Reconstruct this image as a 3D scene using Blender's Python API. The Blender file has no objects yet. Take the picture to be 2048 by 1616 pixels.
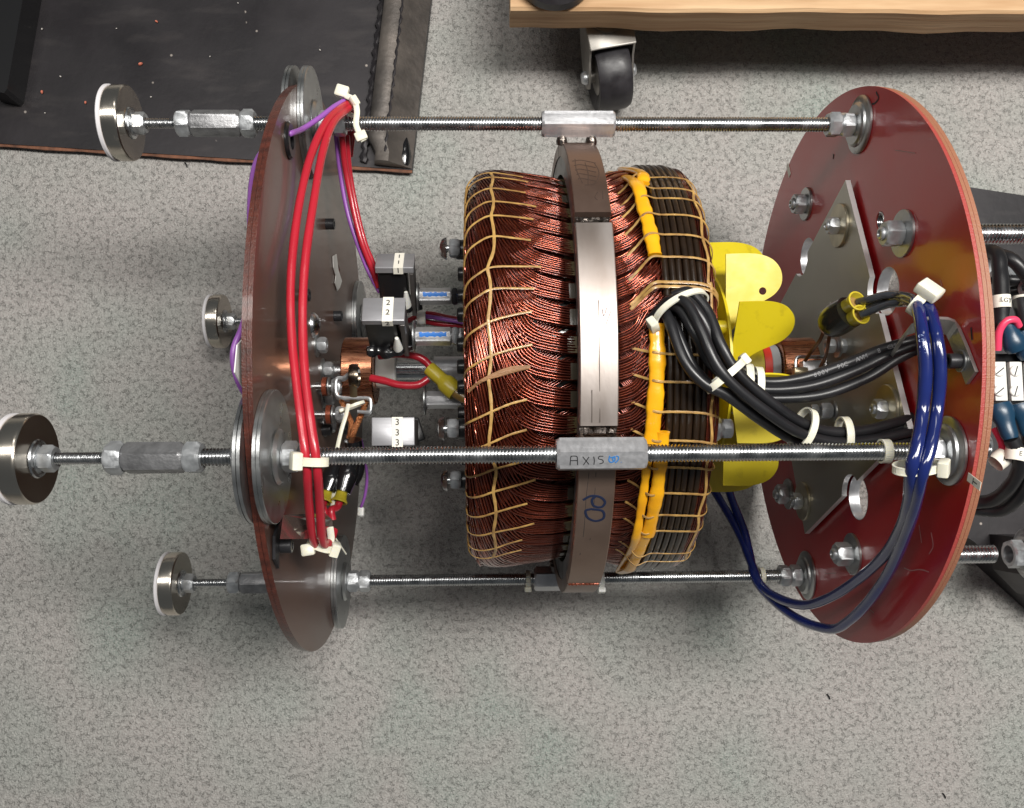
import bpy, bmesh, math, random
import numpy as np
from mathutils import Vector, Matrix
random.seed(7)
PI = math.pi
S = bpy.context.scene
C = S.collection

# ------------------------------------------------------------------ camera
F_PX = 1745.2
_A = np.array([0, -.1264, 3.2565]) * .25
_d = np.array([1, -.0072, .0289]); _d /= np.linalg.norm(_d)
_n = np.array([0, 0, -1.]); _n -= _n @ _d * _d; _n /= np.linalg.norm(_n)
_dn = np.cross(_d, _n)
if _dn[1] < 0: _dn = -_dn
_t = math.radians(5)
_Z = math.cos(_t) * _n - math.sin(_t) * _dn
_Y = np.cross(_Z, _d)
_M = np.array([_d, _Y, _Z])
CAM = _M @ (-(_A - .25 * _Z))
def ray(u, v): return _M @ np.array([(u - 1024) / F_PX, (v - 808) / F_PX, 1.])
def W(u, v, z):
    r = ray(u, v); return Vector(CAM + (z - CAM[2]) / r[2] * r)
def WX(u, v, x):
    r = ray(u, v); return Vector(CAM + (x - CAM[0]) / r[0] * r)
def WY(u, v, y):
    r = ray(u, v); return Vector(CAM + (y - CAM[1]) / r[1] * r)
def cyl(u, v, R):          # nearest point of the axis cylinder of radius R seen at u, v -> (x, theta)
    r = ray(u, v); a = r[1]**2 + r[2]**2; oz = CAM[2] - .25
    b = 2 * (CAM[1] * r[1] + oz * r[2]); c = CAM[1]**2 + oz * oz - R * R
    D = max(b * b - 4 * a * c, 0); p = CAM + (-b - math.sqrt(D)) / (2 * a) * r
    return p[0], math.atan2(p[1], p[2] - .25)
cd = bpy.data.cameras.new('camera'); cam = bpy.data.objects.new('camera', cd); C.objects.link(cam)
cd.sensor_width = 36; cd.lens = F_PX / 2048 * 36; cd.clip_start = .01; cd.clip_end = 100
_R = np.array([_M @ [1, 0, 0], _M @ [0, -1, 0], _M @ [0, 0, -1]]).T
mw = Matrix([list(_R[i]) + [CAM[i]] for i in range(3)] + [[0, 0, 0, 1]])
cam.matrix_world = mw; S.camera = cam
# ------------------------------------------------------------------ world and lamps (workshop ceiling lights, plus one added fill)
wd = bpy.data.worlds.new('World'); S.world = wd; wd.use_nodes = True
wd.node_tree.nodes['Background'].inputs[0].default_value = (.80, .86, .90, 1)
wd.node_tree.nodes['Background'].inputs[1].default_value = .085
def lamp(name, loc, sx, sy, power, col=(1, .97, .92), rot=0):
    l = bpy.data.lights.new(name, 'AREA'); l.shape = 'RECTANGLE'; l.size = sx; l.size_y = sy; l.energy = power; l.color = col
    o = bpy.data.objects.new(name, l); C.objects.link(o); o.location = loc
    return o
lamp('ceiling_lamp', (.70, .42, 2.3), 1.2, .32, 50)
lamp('ceiling_lamp', (-.80, .55, 2.4), 1.2, .32, 14)
lamp('ceiling_lamp', (.2, 1.6, 2.4), 1.2, .32, 5)
lamp('ceiling_lamp', (1.10, .20, 2.4), 1.2, .32, 12)  # weak fill added to brighten the dolly board's front face
S.view_settings.view_transform = 'Standard'; S.view_settings.look = 'None'
S.view_settings.exposure = 0.22; S.view_settings.gamma = 1

# ------------------------------------------------------------------ materials
def mat(name, col, metal=0, rough=.5, coat=0, coat_rough=.08, var=0, vscale=60, col2=None, bump=0, bscale=200, stretch=None,
        trans=0, sss=0, rvar=0, spec=None, thresh=None, coord='Object', c2detail=4):
    m = bpy.data.materials.new(name); m.use_nodes = True; nt = m.node_tree; N = nt.nodes; L = nt.links
    b = N['Principled BSDF']; b.inputs['Base Color'].default_value = (*col, 1); b.inputs['Metallic'].default_value = metal
    b.inputs['Roughness'].default_value = rough; b.inputs['Coat Weight'].default_value = coat
    b.inputs['Coat Roughness'].default_value = coat_rough
    if trans: b.inputs['Transmission Weight'].default_value = trans
    if spec is not None: b.inputs['Specular IOR Level'].default_value = spec
    if sss:
        b.inputs['Subsurface Weight'].default_value = sss; b.inputs['Subsurface Radius'].default_value = (.006, .005, .003)
    if var or bump or col2 or rvar:
        tc = N.new('ShaderNodeTexCoord'); mp = N.new('ShaderNodeMapping'); L.new(tc.outputs[coord], mp.inputs[0])
        if stretch: mp.inputs['Scale'].default_value = stretch
    if var or col2 or rvar:
        nz = N.new('ShaderNodeTexNoise'); nz.inputs['Scale'].default_value = vscale; nz.inputs['Detail'].default_value = c2detail
        L.new(mp.outputs[0], nz.inputs['Vector'])
        rp = N.new('ShaderNodeValToRGB'); L.new(nz.outputs[0], rp.inputs[0])
        lo, hi = thresh if thresh else (.3, .7)
        rp.color_ramp.elements[0].position = lo; rp.color_ramp.elements[1].position = hi
        c2 = col2 if col2 else tuple(max(0, c * (1 - var)) for c in col)
        rp.color_ramp.elements[0].color = (*c2, 1); rp.color_ramp.elements[1].color = (*col, 1)
        if var or col2: L.new(rp.outputs[0], b.inputs['Base Color'])
        if rvar:
            mr = N.new('ShaderNodeMapRange'); L.new(nz.outputs[0], mr.inputs[0])
            mr.inputs[3].default_value = max(.02, rough - rvar); mr.inputs[4].default_value = rough + rvar
            mr.inputs[1].default_value = .3; mr.inputs[2].default_value = .7; L.new(mr.outputs[0], b.inputs['Roughness'])
    if bump:
        nb = N.new('ShaderNodeTexNoise'); nb.inputs['Scale'].default_value = bscale; nb.inputs['Detail'].default_value = 3
        L.new(mp.outputs[0], nb.inputs['Vector'])
        bp = N.new('ShaderNodeBump'); bp.inputs['Strength'].default_value = bump; bp.inputs['Distance'].default_value = .001
        L.new(nb.outputs[0], bp.inputs['Height']); L.new(bp.outputs[0], b.inputs['Normal'])
    return m
zinc = mat('zinc_plated_steel', (.62, .63, .64), 1, .26, var=.25, vscale=90, rvar=.08)
zincn = mat('zinc_nut', (.62, .64, .66), .75, .38, var=.35, vscale=160, rvar=.10, bump=.15, bscale=500)
chrome = mat('nickel_plated_cup', (.70, .64, .56), 1, .20, var=.12, vscale=25, rvar=.05)
darkst = mat('black_oxide_steel', (.025, .025, .028), .3, .38)
alu = mat('brushed_aluminium', (.60, .60, .62), .7, .38, var=.15, vscale=300, stretch=(.1, 1, 1), rvar=.06, bump=.1, bscale=900)
plate_al = mat('dull_plate_steel', (.47, .455, .41), .7, .34, vscale=14, col2=(.38, .36, .31), rvar=.08)
washer_m = mat('galvanised_washer', (.50, .51, .51), .95, .33, var=.3, vscale=70, rvar=.08, bump=.1, bscale=300)
band_m = mat('heat_stained_band', (.34, .245, .195), .85, .40, col2=(.22, .145, .11), vscale=16, rvar=.08, bump=.08, bscale=600)
band_b = mat('bright_band', (.47, .43, .41), .85, .46, col2=(.30, .25, .22), vscale=28, rvar=.06, bump=.06, bscale=500, stretch=(1, .3, .3))
band_d = mat('bronze_brown_band', (.26, .18, .145), .8, .38, col2=(.17, .11, .085), vscale=20, rvar=.1, bump=.1, bscale=500)
copper = mat('polished_copper_ring', (.72, .34, .20), 1, .28, col2=(.50, .20, .11), vscale=140, stretch=(6, .6, .6), rvar=.07)
wirem = mat('enamelled_copper_wire', (.40, .085, .036), .88, .18, coat=1, coat_rough=.07, col2=(.16, .025, .012), vscale=55)
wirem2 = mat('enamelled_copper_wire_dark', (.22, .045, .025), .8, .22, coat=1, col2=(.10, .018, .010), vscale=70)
corem = mat('varnished_core', (.006, .003, .0025), .1, .35, coat=.5)
liner = mat('varnished_slot_liner', (.15, .115, .05), 0, .4, coat=.25, col2=(.05, .035, .02), vscale=40, thresh=(.35, .5))
cordm = mat('waxed_lacing_cord', (.54, .33, .10), 0, .34, coat=.4, col2=(.26, .14, .045), vscale=120, bump=.4, bscale=1500)
blackwire = mat('varnished_black_lead', (.022, .012, .006), 0, .30, coat=.35, coat_rough=.10, var=.5, vscale=60, bump=.3, bscale=120)
yellowslv = mat('yellow_sleeving', (.85, .42, .008), 0, .30, coat=.5, col2=(.74, .32, .006), vscale=45, bump=.5, bscale=90)
yellowpl = mat('yellow_painted_metal', (.60, .48, .012), 0, .40, col2=(.44, .34, .015), vscale=75, thresh=(.27, .42), bump=.1, bscale=150, rvar=.06)
yellowcr = mat('yellow_vinyl_sleeve', (.50, .40, .03), 0, .3, sss=.2)
nylon = mat('natural_nylon', (.76, .74, .62), 0, .38, sss=.35, var=.08, vscale=60)
nylonw = mat('white_nylon', (.80, .80, .76), 0, .40, sss=.2)
rubberw = mat('white_rubber_pad', (.70, .68, .70), 0, .5)
redw = mat('red_silicone_wire', (.46, .018, .034), 0, .30, coat=.2, var=.12, vscale=25, bump=.12, bscale=100)
pinkw = mat('pink_wire', (.80, .06, .14), 0, .3)
purplew = mat('purple_wire', (.30, .10, .42), 0, .35, var=.1, vscale=25)
bluew = mat('clear_sheathed_blue_wire', (.010, .020, .125), 0, .16, coat=1, coat_rough=.05, var=.3, vscale=30)
greyw = mat('clear_sheathed_grey_wire', (.05, .055, .065), 0, .14, coat=1, coat_rough=.05, var=.4, vscale=40)
blackw = mat('black_rubber_cable', (.016, .016, .018), 0, .36, var=.3, vscale=25, bump=.08, bscale=90, rvar=.06)
blackp = mat('black_plastic', (.010, .010, .011), 0, .30)
blackgl = mat('black_shrink_tube', (.008, .008, .009), 0, .15, coat=.6, bump=.6, bscale=60)
bluelug = mat('blue_vinyl_lug', (.012, .05, .10), 0, .32, bump=.3, bscale=80, var=.3, vscale=40)
brownvn = mat('brown_sleeve', (.28, .17, .05), 0, .3, coat=.4)
ink = mat('black_ink', (.012, .012, .014), 0, .6)
inkblue = mat('blue_marker_ink', (.03, .16, .42), 0, .5)
inkpale = mat('pale_grey_print', (.20, .20, .21), 0, .6)
paper = mat('paper_label', (.80, .77, .68), 0, .7)
whitep = mat('white_plastic', (.72, .71, .68), 0, .4)
redtape = mat('red_tape', (.75, .05, .03), 0, .4)
rust = mat('rust_brown_bead', (.20, .05, .025), .5, .3, bump=.5, bscale=300)
weld = mat('weld_bead', (.22, .19, .17), 1, .28, bump=.6, bscale=400)
woodm = mat('pine_board', (.62, .42, .24), 0, .65, col2=(.40, .22, .10), vscale=70, stretch=(.10, 1, 2.6), bump=.9, bscale=130, c2detail=8)
woodd = mat('rough_wood_offcut', (.30, .19, .10), 0, .8, col2=(.15, .09, .05), vscale=70, bump=.8, bscale=200)
cstm = mat('painted_caster_steel', (.38, .36, .33), .5, .40, var=.35, vscale=50)
rub = mat('black_caster_tyre', (.03, .028, .032), 0, .42, var=.4, vscale=60, rvar=.12, bump=.2, bscale=150)
braid = mat('braided_copper', (.62, .27, .12), 1, .32, bump=1, bscale=2500)
edgebrown = mat('laminate_edge_brown', (.105, .026, .016), 0, .32, coat=.3, col2=(.045, .014, .010), vscale=180, bump=.5, bscale=900)
edgetan = mat('laminate_edge_tan', (.30, .135, .075), 0, .45, col2=(.30, .12, .07), vscale=220, bump=.6, bscale=900)
edgered = mat('laminate_edge_red', (.36, .06, .05), 0, .42, col2=(.34, .05, .045), vscale=260, bump=.6, bscale=900)
browndisc = mat('dark_varnished_laminate', (.125, .066, .046), 0, .34, coat=.30, coat_rough=.06, col2=(.085, .048, .038), vscale=7, rvar=.04, spec=.35)
reddisc = mat('red_varnished_laminate', (.47, .009, .014), 0, .42, coat=.75, coat_rough=.12, col2=(.35, .008, .011), vscale=6, rvar=.10, bump=.12, bscale=60)

def special(name):
    m = bpy.data.materials.new(name); m.use_nodes = True; return m, m.node_tree.nodes, m.node_tree.links, m.node_tree.nodes['Principled BSDF']
# carpet: squiggly low pile
carpet, N, L, B = special('grey_green_carpet')
tc = N.new('ShaderNodeTexCoord')
def noise(sc, det=3, vec=None, dist=0):
    n = N.new('ShaderNodeTexNoise'); n.inputs['Scale'].default_value = sc; n.inputs['Detail'].default_value = det
    n.inputs['Distortion'].default_value = dist; L.new(vec if vec else tc.outputs['Object'], n.inputs['Vector']); return n
def ramp(src, a, ca, b, cb):
    r = N.new('ShaderNodeValToRGB'); L.new(src, r.inputs[0]); e = r.color_ramp.elements
    e[0].position = a; e[0].color = (*ca, 1); e[1].position = b; e[1].color = (*cb, 1); return r.outputs[0]
def mix(f, a, b, mode='MIX'):
    m = N.new('ShaderNodeMix'); m.data_type = 'RGBA'; m.blend_type = mode
    for sock, val in ((m.inputs[0], f), (m.inputs[6], a), (m.inputs[7], b)):
        if hasattr(val, 'links'): L.new(val, sock)
        elif isinstance(val, tuple): sock.default_value = (*val, 1)
        else: sock.default_value = val
    return m.outputs[2]
def math_(op, a, b):
    m = N.new('ShaderNodeMath'); m.operation = op
    for s, v in ((m.inputs[0], a), (m.inputs[1], b)):
        if hasattr(v, 'links'): L.new(v, s)
        else: s.default_value = v
    return m.outputs[0]
warp = noise(210, 2)
va = N.new('ShaderNodeVectorMath'); va.operation = 'MULTIPLY_ADD'; L.new(warp.outputs[1], va.inputs[0]); va.inputs[1].default_value = (.010, .010, .010)
L.new(tc.outputs['Object'], va.inputs[2])
vo = N.new('ShaderNodeTexVoronoi'); vo.feature = 'DISTANCE_TO_EDGE'; vo.inputs['Scale'].default_value = 290; L.new(va.outputs[0], vo.inputs['Vector'])
vo2 = N.new('ShaderNodeTexVoronoi'); vo2.feature = 'F1'; vo2.inputs['Scale'].default_value = 420; L.new(va.outputs[0], vo2.inputs['Vector'])
n_f = noise(420, 3); n_m = noise(9, 3); n_t = noise(3.2, 2); n_s = noise(120, 2)
base = ramp(n_m.outputs[0], .35, (.345, .322, .305), .65, (.262, .305, .275))
base = mix(ramp(n_t.outputs[0], .40, (0, 0, 0), .62, (1, 1, 1)), base, (.365, .330, .318))
base = mix(ramp(n_f.outputs[0], .35, (0, 0, 0), .68, (.75, .75, .75)), base, (.48, .475, .45))
base = mix(ramp(n_s.outputs[0], .34, (.28, .28, .28), .52, (0, 0, 0)), base, (.19, .19, .18))
crev = math_('MULTIPLY', ramp(vo.outputs[0], .0, (1, 1, 1), .10, (0, 0, 0)), ramp(noise(170, 1).outputs[0], .49, (0, 0, 0), .60, (.6, .6, .6)))
base = mix(crev, base, (.11, .11, .10))
L.new(base, B.inputs['Base Color']); B.inputs['Roughness'].default_value = .95; B.inputs['Specular IOR Level'].default_value = .1
h = math_('ADD', math_('MULTIPLY', vo2.outputs[0], -.6), math_('ADD', math_('MULTIPLY', n_f.outputs[0], .9), math_('MULTIPLY', crev, -.8)))
bp = N.new('ShaderNodeBump'); bp.inputs['Strength'].default_value = .8; bp.inputs['Distance'].default_value = .002
L.new(h, bp.inputs['Height']); L.new(bp.outputs[0], B.inputs['Normal'])
# dark rolled steel with scuffs and paint flecks
darkplate, N, L, B = special('scuffed_dark_steel')
tc = N.new('ShaderNodeTexCoord')
b0 = ramp(noise(7, 5).outputs[0], .3, (.014, .013, .015), .7, (.034, .030, .033))
mp = N.new('ShaderNodeMapping'); L.new(tc.outputs['Object'], mp.inputs[0]); mp.inputs['Scale'].default_value = (1, 3.5, 1); mp.inputs['Rotation'].default_value = (0, 0, 1.9)
b1 = mix(ramp(noise(14, 6, mp.outputs[0]).outputs[0], .54, (0, 0, 0), .80, (.40, .40, .40)), b0, (.085, .075, .072))
v = N.new('ShaderNodeTexVoronoi'); v.inputs['Scale'].default_value = 55; L.new(tc.outputs['Object'], v.inputs['Vector'])
spot = math_('MULTIPLY', ramp(v.outputs['Distance'], .06, (1, 1, 1), .11, (0, 0, 0)), ramp(noise(20, 1).outputs[0], .58, (0, 0, 0), .60, (1, 1, 1)))
b2 = mix(spot, b1, (.34, .30, .27)); L.new(b2, B.inputs['Base Color'])
B.inputs['Metallic'].default_value = .35
rr = ramp(noise(12, 4).outputs[0], .3, (.32,) * 3, .7, (.52,) * 3); L.new(rr, B.inputs['Roughness'])
bp = N.new('ShaderNodeBump'); bp.inputs['Strength'].default_value = .15; bp.inputs['Distance'].default_value = .001
L.new(noise(120, 4).outputs[0], bp.inputs['Height']); L.new(bp.outputs[0], B.inputs['Normal'])
flange_m = mat('brown_grey_weathered_steel', (.15, .13, .115), .5, .42, col2=(.05, .045, .042), vscale=22, bump=.4, bscale=150)
rusty = mat('rusty_cut_edge', (.30, .13, .075), .2, .7, col2=(.12, .06, .04), vscale=90, bump=.5, bscale=300)

# ------------------------------------------------------------------ mesh helpers
class MB:
    def __init__(s): s.v = []; s.f = []; s.m = []
    def grid(s, rows, closed_u=False, closed_v=False, mi=0):     # rows: list of equal-length rings
        o = len(s.v); nr = len(rows); nc = len(rows[0])
        for r in rows: s.v.extend([tuple(p) for p in r])
        for i in range(nr if closed_v else nr - 1):
            a = o + i * nc; b = o + ((i + 1) % nr) * nc
            for j in range(nc if closed_u else nc - 1):
                k = (j + 1) % nc
                s.f.append((a + j, a + k, b + k, b + j)); s.m.append(mi)
        return s
    def face(s, pts, mi=0):
        o = len(s.v); s.v.extend([tuple(p) for p in pts]); s.f.append(tuple(range(o, o + len(pts)))); s.m.append(mi); return s
    def box(s, M, sx, sy, sz, bev=0, mi=0):
        hx, hy, hz = sx / 2, sy / 2, sz / 2
        if not bev:
            c = [M @ Vector((x, y, z)) for z in (-hz, hz) for x, y in ((-hx, -hy), (hx, -hy), (hx, hy), (-hx, hy))]
            o = len(s.v); s.v.extend([tuple(p) for p in c])
            for f in ((3, 2, 1, 0), (4, 5, 6, 7), (0, 1, 5, 4), (1, 2, 6, 5), (2, 3, 7, 6), (3, 0, 4, 7)):
                s.f.append(tuple(o + i for i in f)); s.m.append(mi)
            return s
        def ring(e, z):
            x, y = hx - e, hy - e; b = bev
            pts = []
            for cx, cy, a0 in ((x - b + e * 0, y - b, 0), (-x + b, y - b, 90), (-x + b, -y + b, 180), (x - b, -y + b, 270)):
                for a in (0, 45, 90):
                    t = math.radians(a0 + a); pts.append(M @ Vector((cx + b * math.cos(t), cy + b * math.sin(t), z)))
            return pts
        rows = [ring(bev * .7, -hz), ring(0, -hz + bev * .7), ring(0, hz - bev * .7), ring(bev * .7, hz)]
        s.grid(rows, closed_u=True, mi=mi); s.face(rows[-1], mi); s.face(rows[0][::-1], mi); return s
    def lathe(s, prof, n=32, M=Matrix(), rf=None, mi=0, cap=True):   # prof [(r,z)], around local Z; rf(angle,r)->r
        rows = []
        for r, z in prof:
            rows.append([M @ Vector(((rf(2 * PI * j / n, r) if rf else r) * math.cos(2 * PI * j / n), (rf(2 * PI * j / n, r) if rf else r) * math.sin(2 * PI * j / n), z)) for j in range(n)])
        s.grid(rows, closed_u=True, mi=mi)
        if cap:
            if prof[0][0] > 1e-6: s.face(rows[0][::-1], mi)
            if prof[-1][0] > 1e-6: s.face(rows[-1], mi)
        return s
    def tube(s, pts, r, n=8, closed=False, cap=True, mi=0, flat=None, up=None):
        P = [Vector(p) for p in pts]; m = len(P); rows = []; N0 = None
        for i in range(m):
            if closed: T = (P[(i + 1) % m] - P[i - 1])
            else: T = P[min(i + 1, m - 1)] - P[max(i - 1, 0)]
            T.normalize()
            if up is not None:
                u_ = up(i) if callable(up) else Vector(up); N0 = (u_ - u_.dot(T) * T).normalized()
            elif N0 is None:
                a = Vector((0, 0, 1)) if abs(T.z) < .9 else Vector((1, 0, 0)); N0 = (a - a.dot(T) * T).normalized()
            else: N0 = (N0 - N0.dot(T) * T).normalized()
            Bn = T.cross(N0); ri = r(i) if callable(r) else r
            fl = flat if flat else 1
            rows.append([P[i] + ri * (fl * math.cos(2 * PI * j / n) * N0 + math.sin(2 * PI * j / n) * Bn) for j in range(n)])
        s.grid(rows, closed_u=True, closed_v=closed, mi=mi)
        if cap and not closed: s.face(rows[0][::-1], mi); s.face(rows[-1], mi)
        return s
    def prism(s, poly, z0, z1, M=Matrix(), mi=0):                # convex or simple polygon extruded
        b = [M @ Vector((x, y, z0)) for x, y in poly]; t = [M @ Vector((x, y, z1)) for x, y in poly]
        s.grid([b, t], closed_u=True, mi=mi); s.face(t, mi); s.face(b[::-1], mi); return s
    def mesh(s, name, mats, smooth=40):
        me = bpy.data.meshes.new(name); me.from_pydata(s.v, [], s.f)
        for m in (mats if isinstance(mats, (list, tuple)) else [mats]): me.materials.append(m)
        if any(s.m): me.polygons.foreach_set('material_index', s.m)
        bm = bmesh.new(); bm.from_mesh(me); bmesh.ops.remove_doubles(bm, verts=bm.verts, dist=1e-7)
        bmesh.ops.recalc_face_normals(bm, faces=bm.faces); bm.to_mesh(me); bm.free()
        if smooth:
            me.shade_smooth(); me.set_sharp_from_angle(angle=math.radians(smooth))
        me.update(); return me
WMX = {}
def place(name, me, parent=None, M=None):
    o = bpy.data.objects.new(name, me); C.objects.link(o); M = M or Matrix()
    if parent is not None:
        o.parent = parent; M = WMX[parent.name].inverted() @ M if parent.name in WMX else M
        WMX[o.name] = WMX[parent.name] @ M
    else: WMX[o.name] = M.copy()
    o.matrix_local = M if parent is not None else M
    if parent is None: o.matrix_world = M
    return o
def obj(name, mb, mats, parent=None, smooth=40, M=None):
    """mb's vertices are in world coordinates unless M says where its own frame stands"""
    if M is None and parent is None:
        vs = np.array(mb.v); c = vs.mean(0); c[2] = vs[:, 2].min(); c = Vector(c)
        mb.v = [(x - c.x, y - c.y, z - c.z) for x, y, z in mb.v]; M = Matrix.Translation(c)
    elif M is None:
        M = Matrix()
    return place(name, mb.mesh(name, mats, smooth), parent, M)
def thing(name, label, cat, loc, group=None):
    o = place(name, None, None, Matrix.Translation(Vector(loc))); o.empty_display_size = .02
    return tag(o, label, cat, group)
def tag(o, label, cat=None, group=None, kind=None):
    if label: o['label'] = label
    if cat: o['category'] = cat
    if group: o['group'] = group
    if kind: o['kind'] = kind
    return o
def Mdir(p, d, roll=0, upv=None):
    d = Vector(d).normalized(); a = Vector(upv) if upv else (Vector((0, 0, 1)) if abs(d.z) < .95 else Vector((0, 1, 0)))
    x = (a - a.dot(d) * d).normalized(); y = d.cross(x)
    return Matrix.Translation(Vector(p)) @ Matrix((x, y, d)).transposed().to_4x4() @ Matrix.Rotation(roll, 4, 'Z')
def spline(pts, n=8):
    P = [Vector(p) for p in pts]; P = [2 * P[0] - P[1]] + P + [2 * P[-1] - P[-2]]; out = []
    for i in range(1, len(P) - 2):
        for k in range(n):
            t = k / n; a, b, c, d = P[i - 1:i + 3]
            out.append(.5 * ((2 * b) + (c - a) * t + (2 * a - 5 * b + 4 * c - d) * t * t + (3 * b - a - 3 * c + d) * t**3))
    out.append(P[-2]); return out
def uvz(l): return [W(*p) for p in l]
def hexr(af): return lambda a, r: min(r, af / 2 / math.cos((a + PI / 6) % (PI / 3) - PI / 6))
def nut_mesh(name, af, h, hole, m, ch=.0012):
    co = af / 2 / math.cos(PI / 6)
    b = MB().lathe([(hole, 0), (af * .47, 0), (co + 1e-4, ch * 1.3), (co + 1e-4, h - ch * 1.3), (af * .47, h), (hole, h), (hole, 0)], 48, rf=hexr(af), cap=False)
    return b.mesh(name, m, 32)
def text_mesh(name, txt, size, m, depth=0, font_scale=1, bold=0):
    c = bpy.data.curves.new('t', 'FONT'); c.body = txt; c.size = size; c.align_x = 'CENTER'; c.align_y = 'CENTER'; c.extrude = depth; c.offset = bold
    o = bpy.data.objects.new('t', c); C.objects.link(o)
    dg = bpy.context.evaluated_depsgraph_get(); me = bpy.data.meshes.new_from_object(o.evaluated_get(dg)); me.name = name
    bpy.data.objects.remove(o); me.materials.clear(); me.materials.append(m); return me
def plate_holes(name, outer, holes, t, m, smooth=40):          # flat plate, polygon with holes, extruded t, lying in XY, z 0..t
    c = bpy.data.curves.new('p', 'CURVE'); c.dimensions = '2D'; c.fill_mode = 'BOTH'; c.extrude = t / 2
    for pts in [outer] + holes:
        s = c.splines.new('POLY'); s.points.add(len(pts) - 1); s.use_cyclic_u = True
        for q, (x, y) in zip(s.points, pts): q.co = (x, y, 0, 1)
    o = bpy.data.objects.new('p', c); C.objects.link(o)
    dg = bpy.context.evaluated_depsgraph_get(); me = bpy.data.meshes.new_from_object(o.evaluated_get(dg)); me.name = name
    bpy.data.objects.remove(o)
    me.transform(Matrix.Translation((0, 0, t / 2))); me.materials.clear()
    for q in (m if isinstance(m, (list, tuple)) else [m]): me.materials.append(q)
    bm = bmesh.new(); bm.from_mesh(me); bmesh.ops.remove_doubles(bm, verts=bm.verts, dist=1e-6)
    bmesh.ops.recalc_face_normals(bm, faces=bm.faces); bm.to_mesh(me); bm.free()
    if isinstance(m, (list, tuple)) and len(m) > 1:
        for p in me.polygons: p.material_index = 1 if abs(p.normal.z) < .5 else 0
    me.shade_smooth(); me.set_sharp_from_angle(angle=math.radians(smooth)); return me
def circle(cx, cy, r, n=48): return [(cx + r * math.cos(2 * PI * i / n), cy + r * math.sin(2 * PI * i / n)) for i in range(n)]
# frame of the machine axis: local x = world +Y, local y = world +Z, local z = world +X
def AX(x, roll=0): return Matrix.Translation((x, 0, .25)) @ Matrix(((0, 0, 1), (1, 0, 0), (0, 1, 0))).to_4x4() @ Matrix.Rotation(roll, 4, 'Z')
def pol(r, th, x=0): return Vector((x, r * math.sin(th), .25 + r * math.cos(th)))   # th from straight up towards +Y
def axy(r, th): return (r * math.sin(th), r * math.cos(th))                       # same point in the AX plane

# ------------------------------------------------------------------ setting: carpet
fl = MB(); fl.face([(-3, -3, 0), (3, -3, 0), (3, 3, 0), (-3, 3, 0)])
tag(obj('floor', fl, carpet, M=Matrix(), smooth=0), 'grey green speckled low pile carpet', kind='structure')

# ------------------------------------------------------------------ background things
# steel baseplate at the upper left
bt = thing('steel_baseplate', 'large scuffed dark steel plate on the carpet behind the top left magnet foot', 'steel plate', (-.4, .4, 0))
p1, p2 = W(0, 287, .012), W(824, 340, .012)
q2 = W(866, -30, .012)
dirx = (p1 - p2).normalized(); diry = (q2 - p2).normalized()
pl = MB(); A0 = p2; A1 = p2 + dirx * .75; A2 = A1 + diry * .5; A3 = p2 + diry * .5
def slab(mb, pts, z0, z1, mi=0):
    b = [Vector((p.x, p.y, z0)) for p in pts]; t = [Vector((p.x, p.y, z1)) for p in pts]
    mb.grid([b, t], closed_u=True, mi=mi); mb.face(t, mi); mb.face(b[::-1], mi)
slab(pl, [A0, A1, A2, A3], .0005, .012); obj('base_panel', pl, darkplate, bt)
e = MB(); e.tube(spline([p2 + Vector((0, -.001, -.003)), p2 + dirx * .3 + Vector((0, -.0013, -.003)), A1 + Vector((0, -.001, -.003))], 20), lambda i: .0022 + .0006 * math.sin(i * 1.7), 6)
obj('rusty_edge', e, rusty, bt)
fg = MB(); nx = Vector((diry.y, -diry.x, 0))
def offs(p, a, b): return p + nx * a + diry * b
hF = .058
fr = [[offs(p2, a * (1 if b > .02 else .8), b) + Vector((0, 0, z - .012)) for a, z in ((-.058, .0115), (-.055, .030), (-.051, .0325), (-.034, .0325), (-.031, .030), (-.0005, .0135), (-.0003, .0115), (-.03, .0115))] for b in (.001, .012, .03, .1, .25, .49)]
fg.grid(fr, closed_u=True); fg.face(fr[0][::-1]); fg.face(fr[-1]); o = obj('upright_flange', fg, flange_m, bt)
wb = MB(); wb.tube([offs(p2, -.0600 + .0012 * math.sin(i * 2.1), .002 + i * .004) + Vector((0, 0, .003)) for i in range(118)], lambda i: .0042 + .001 * math.sin(i * 1.3), 7)
obj('weld_seam', wb, darkplate, bt)
wb = MB(); wb.tube([offs(p2, -.0325 + .0008 * math.sin(i * 1.9), .012 + i * .005) + Vector((0, 0, .0195)) for i in range(96)], lambda i: .0016 + .0008 * math.sin(i * 2.3), 6)
obj('scored_rib', wb, darkplate, bt)
wb = MB(); wb.lathe([(0, -.004), (.008, 0), (.009, .012), (.006, .024), (.002, .034), (0, .036)], 16, Mdir(offs(p2, -.011, .004), diry * 1 + Vector((0, 0, .15))), cap=False); obj('weld_lump', wb, blackgl, bt)
dk = MB(); c0, c1 = W(-30, 178, .05), W(8, 186, .05); c2 = W(52, -40, .05)
slab(dk, [c0, c1, W(14, 178, .05), c2, W(-60, -40, .05)], .0125, .05)
tag(obj('black_block', dk, blackp, smooth=0), 'black matt block cut off by the top left corner of the photo', 'block')
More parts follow.
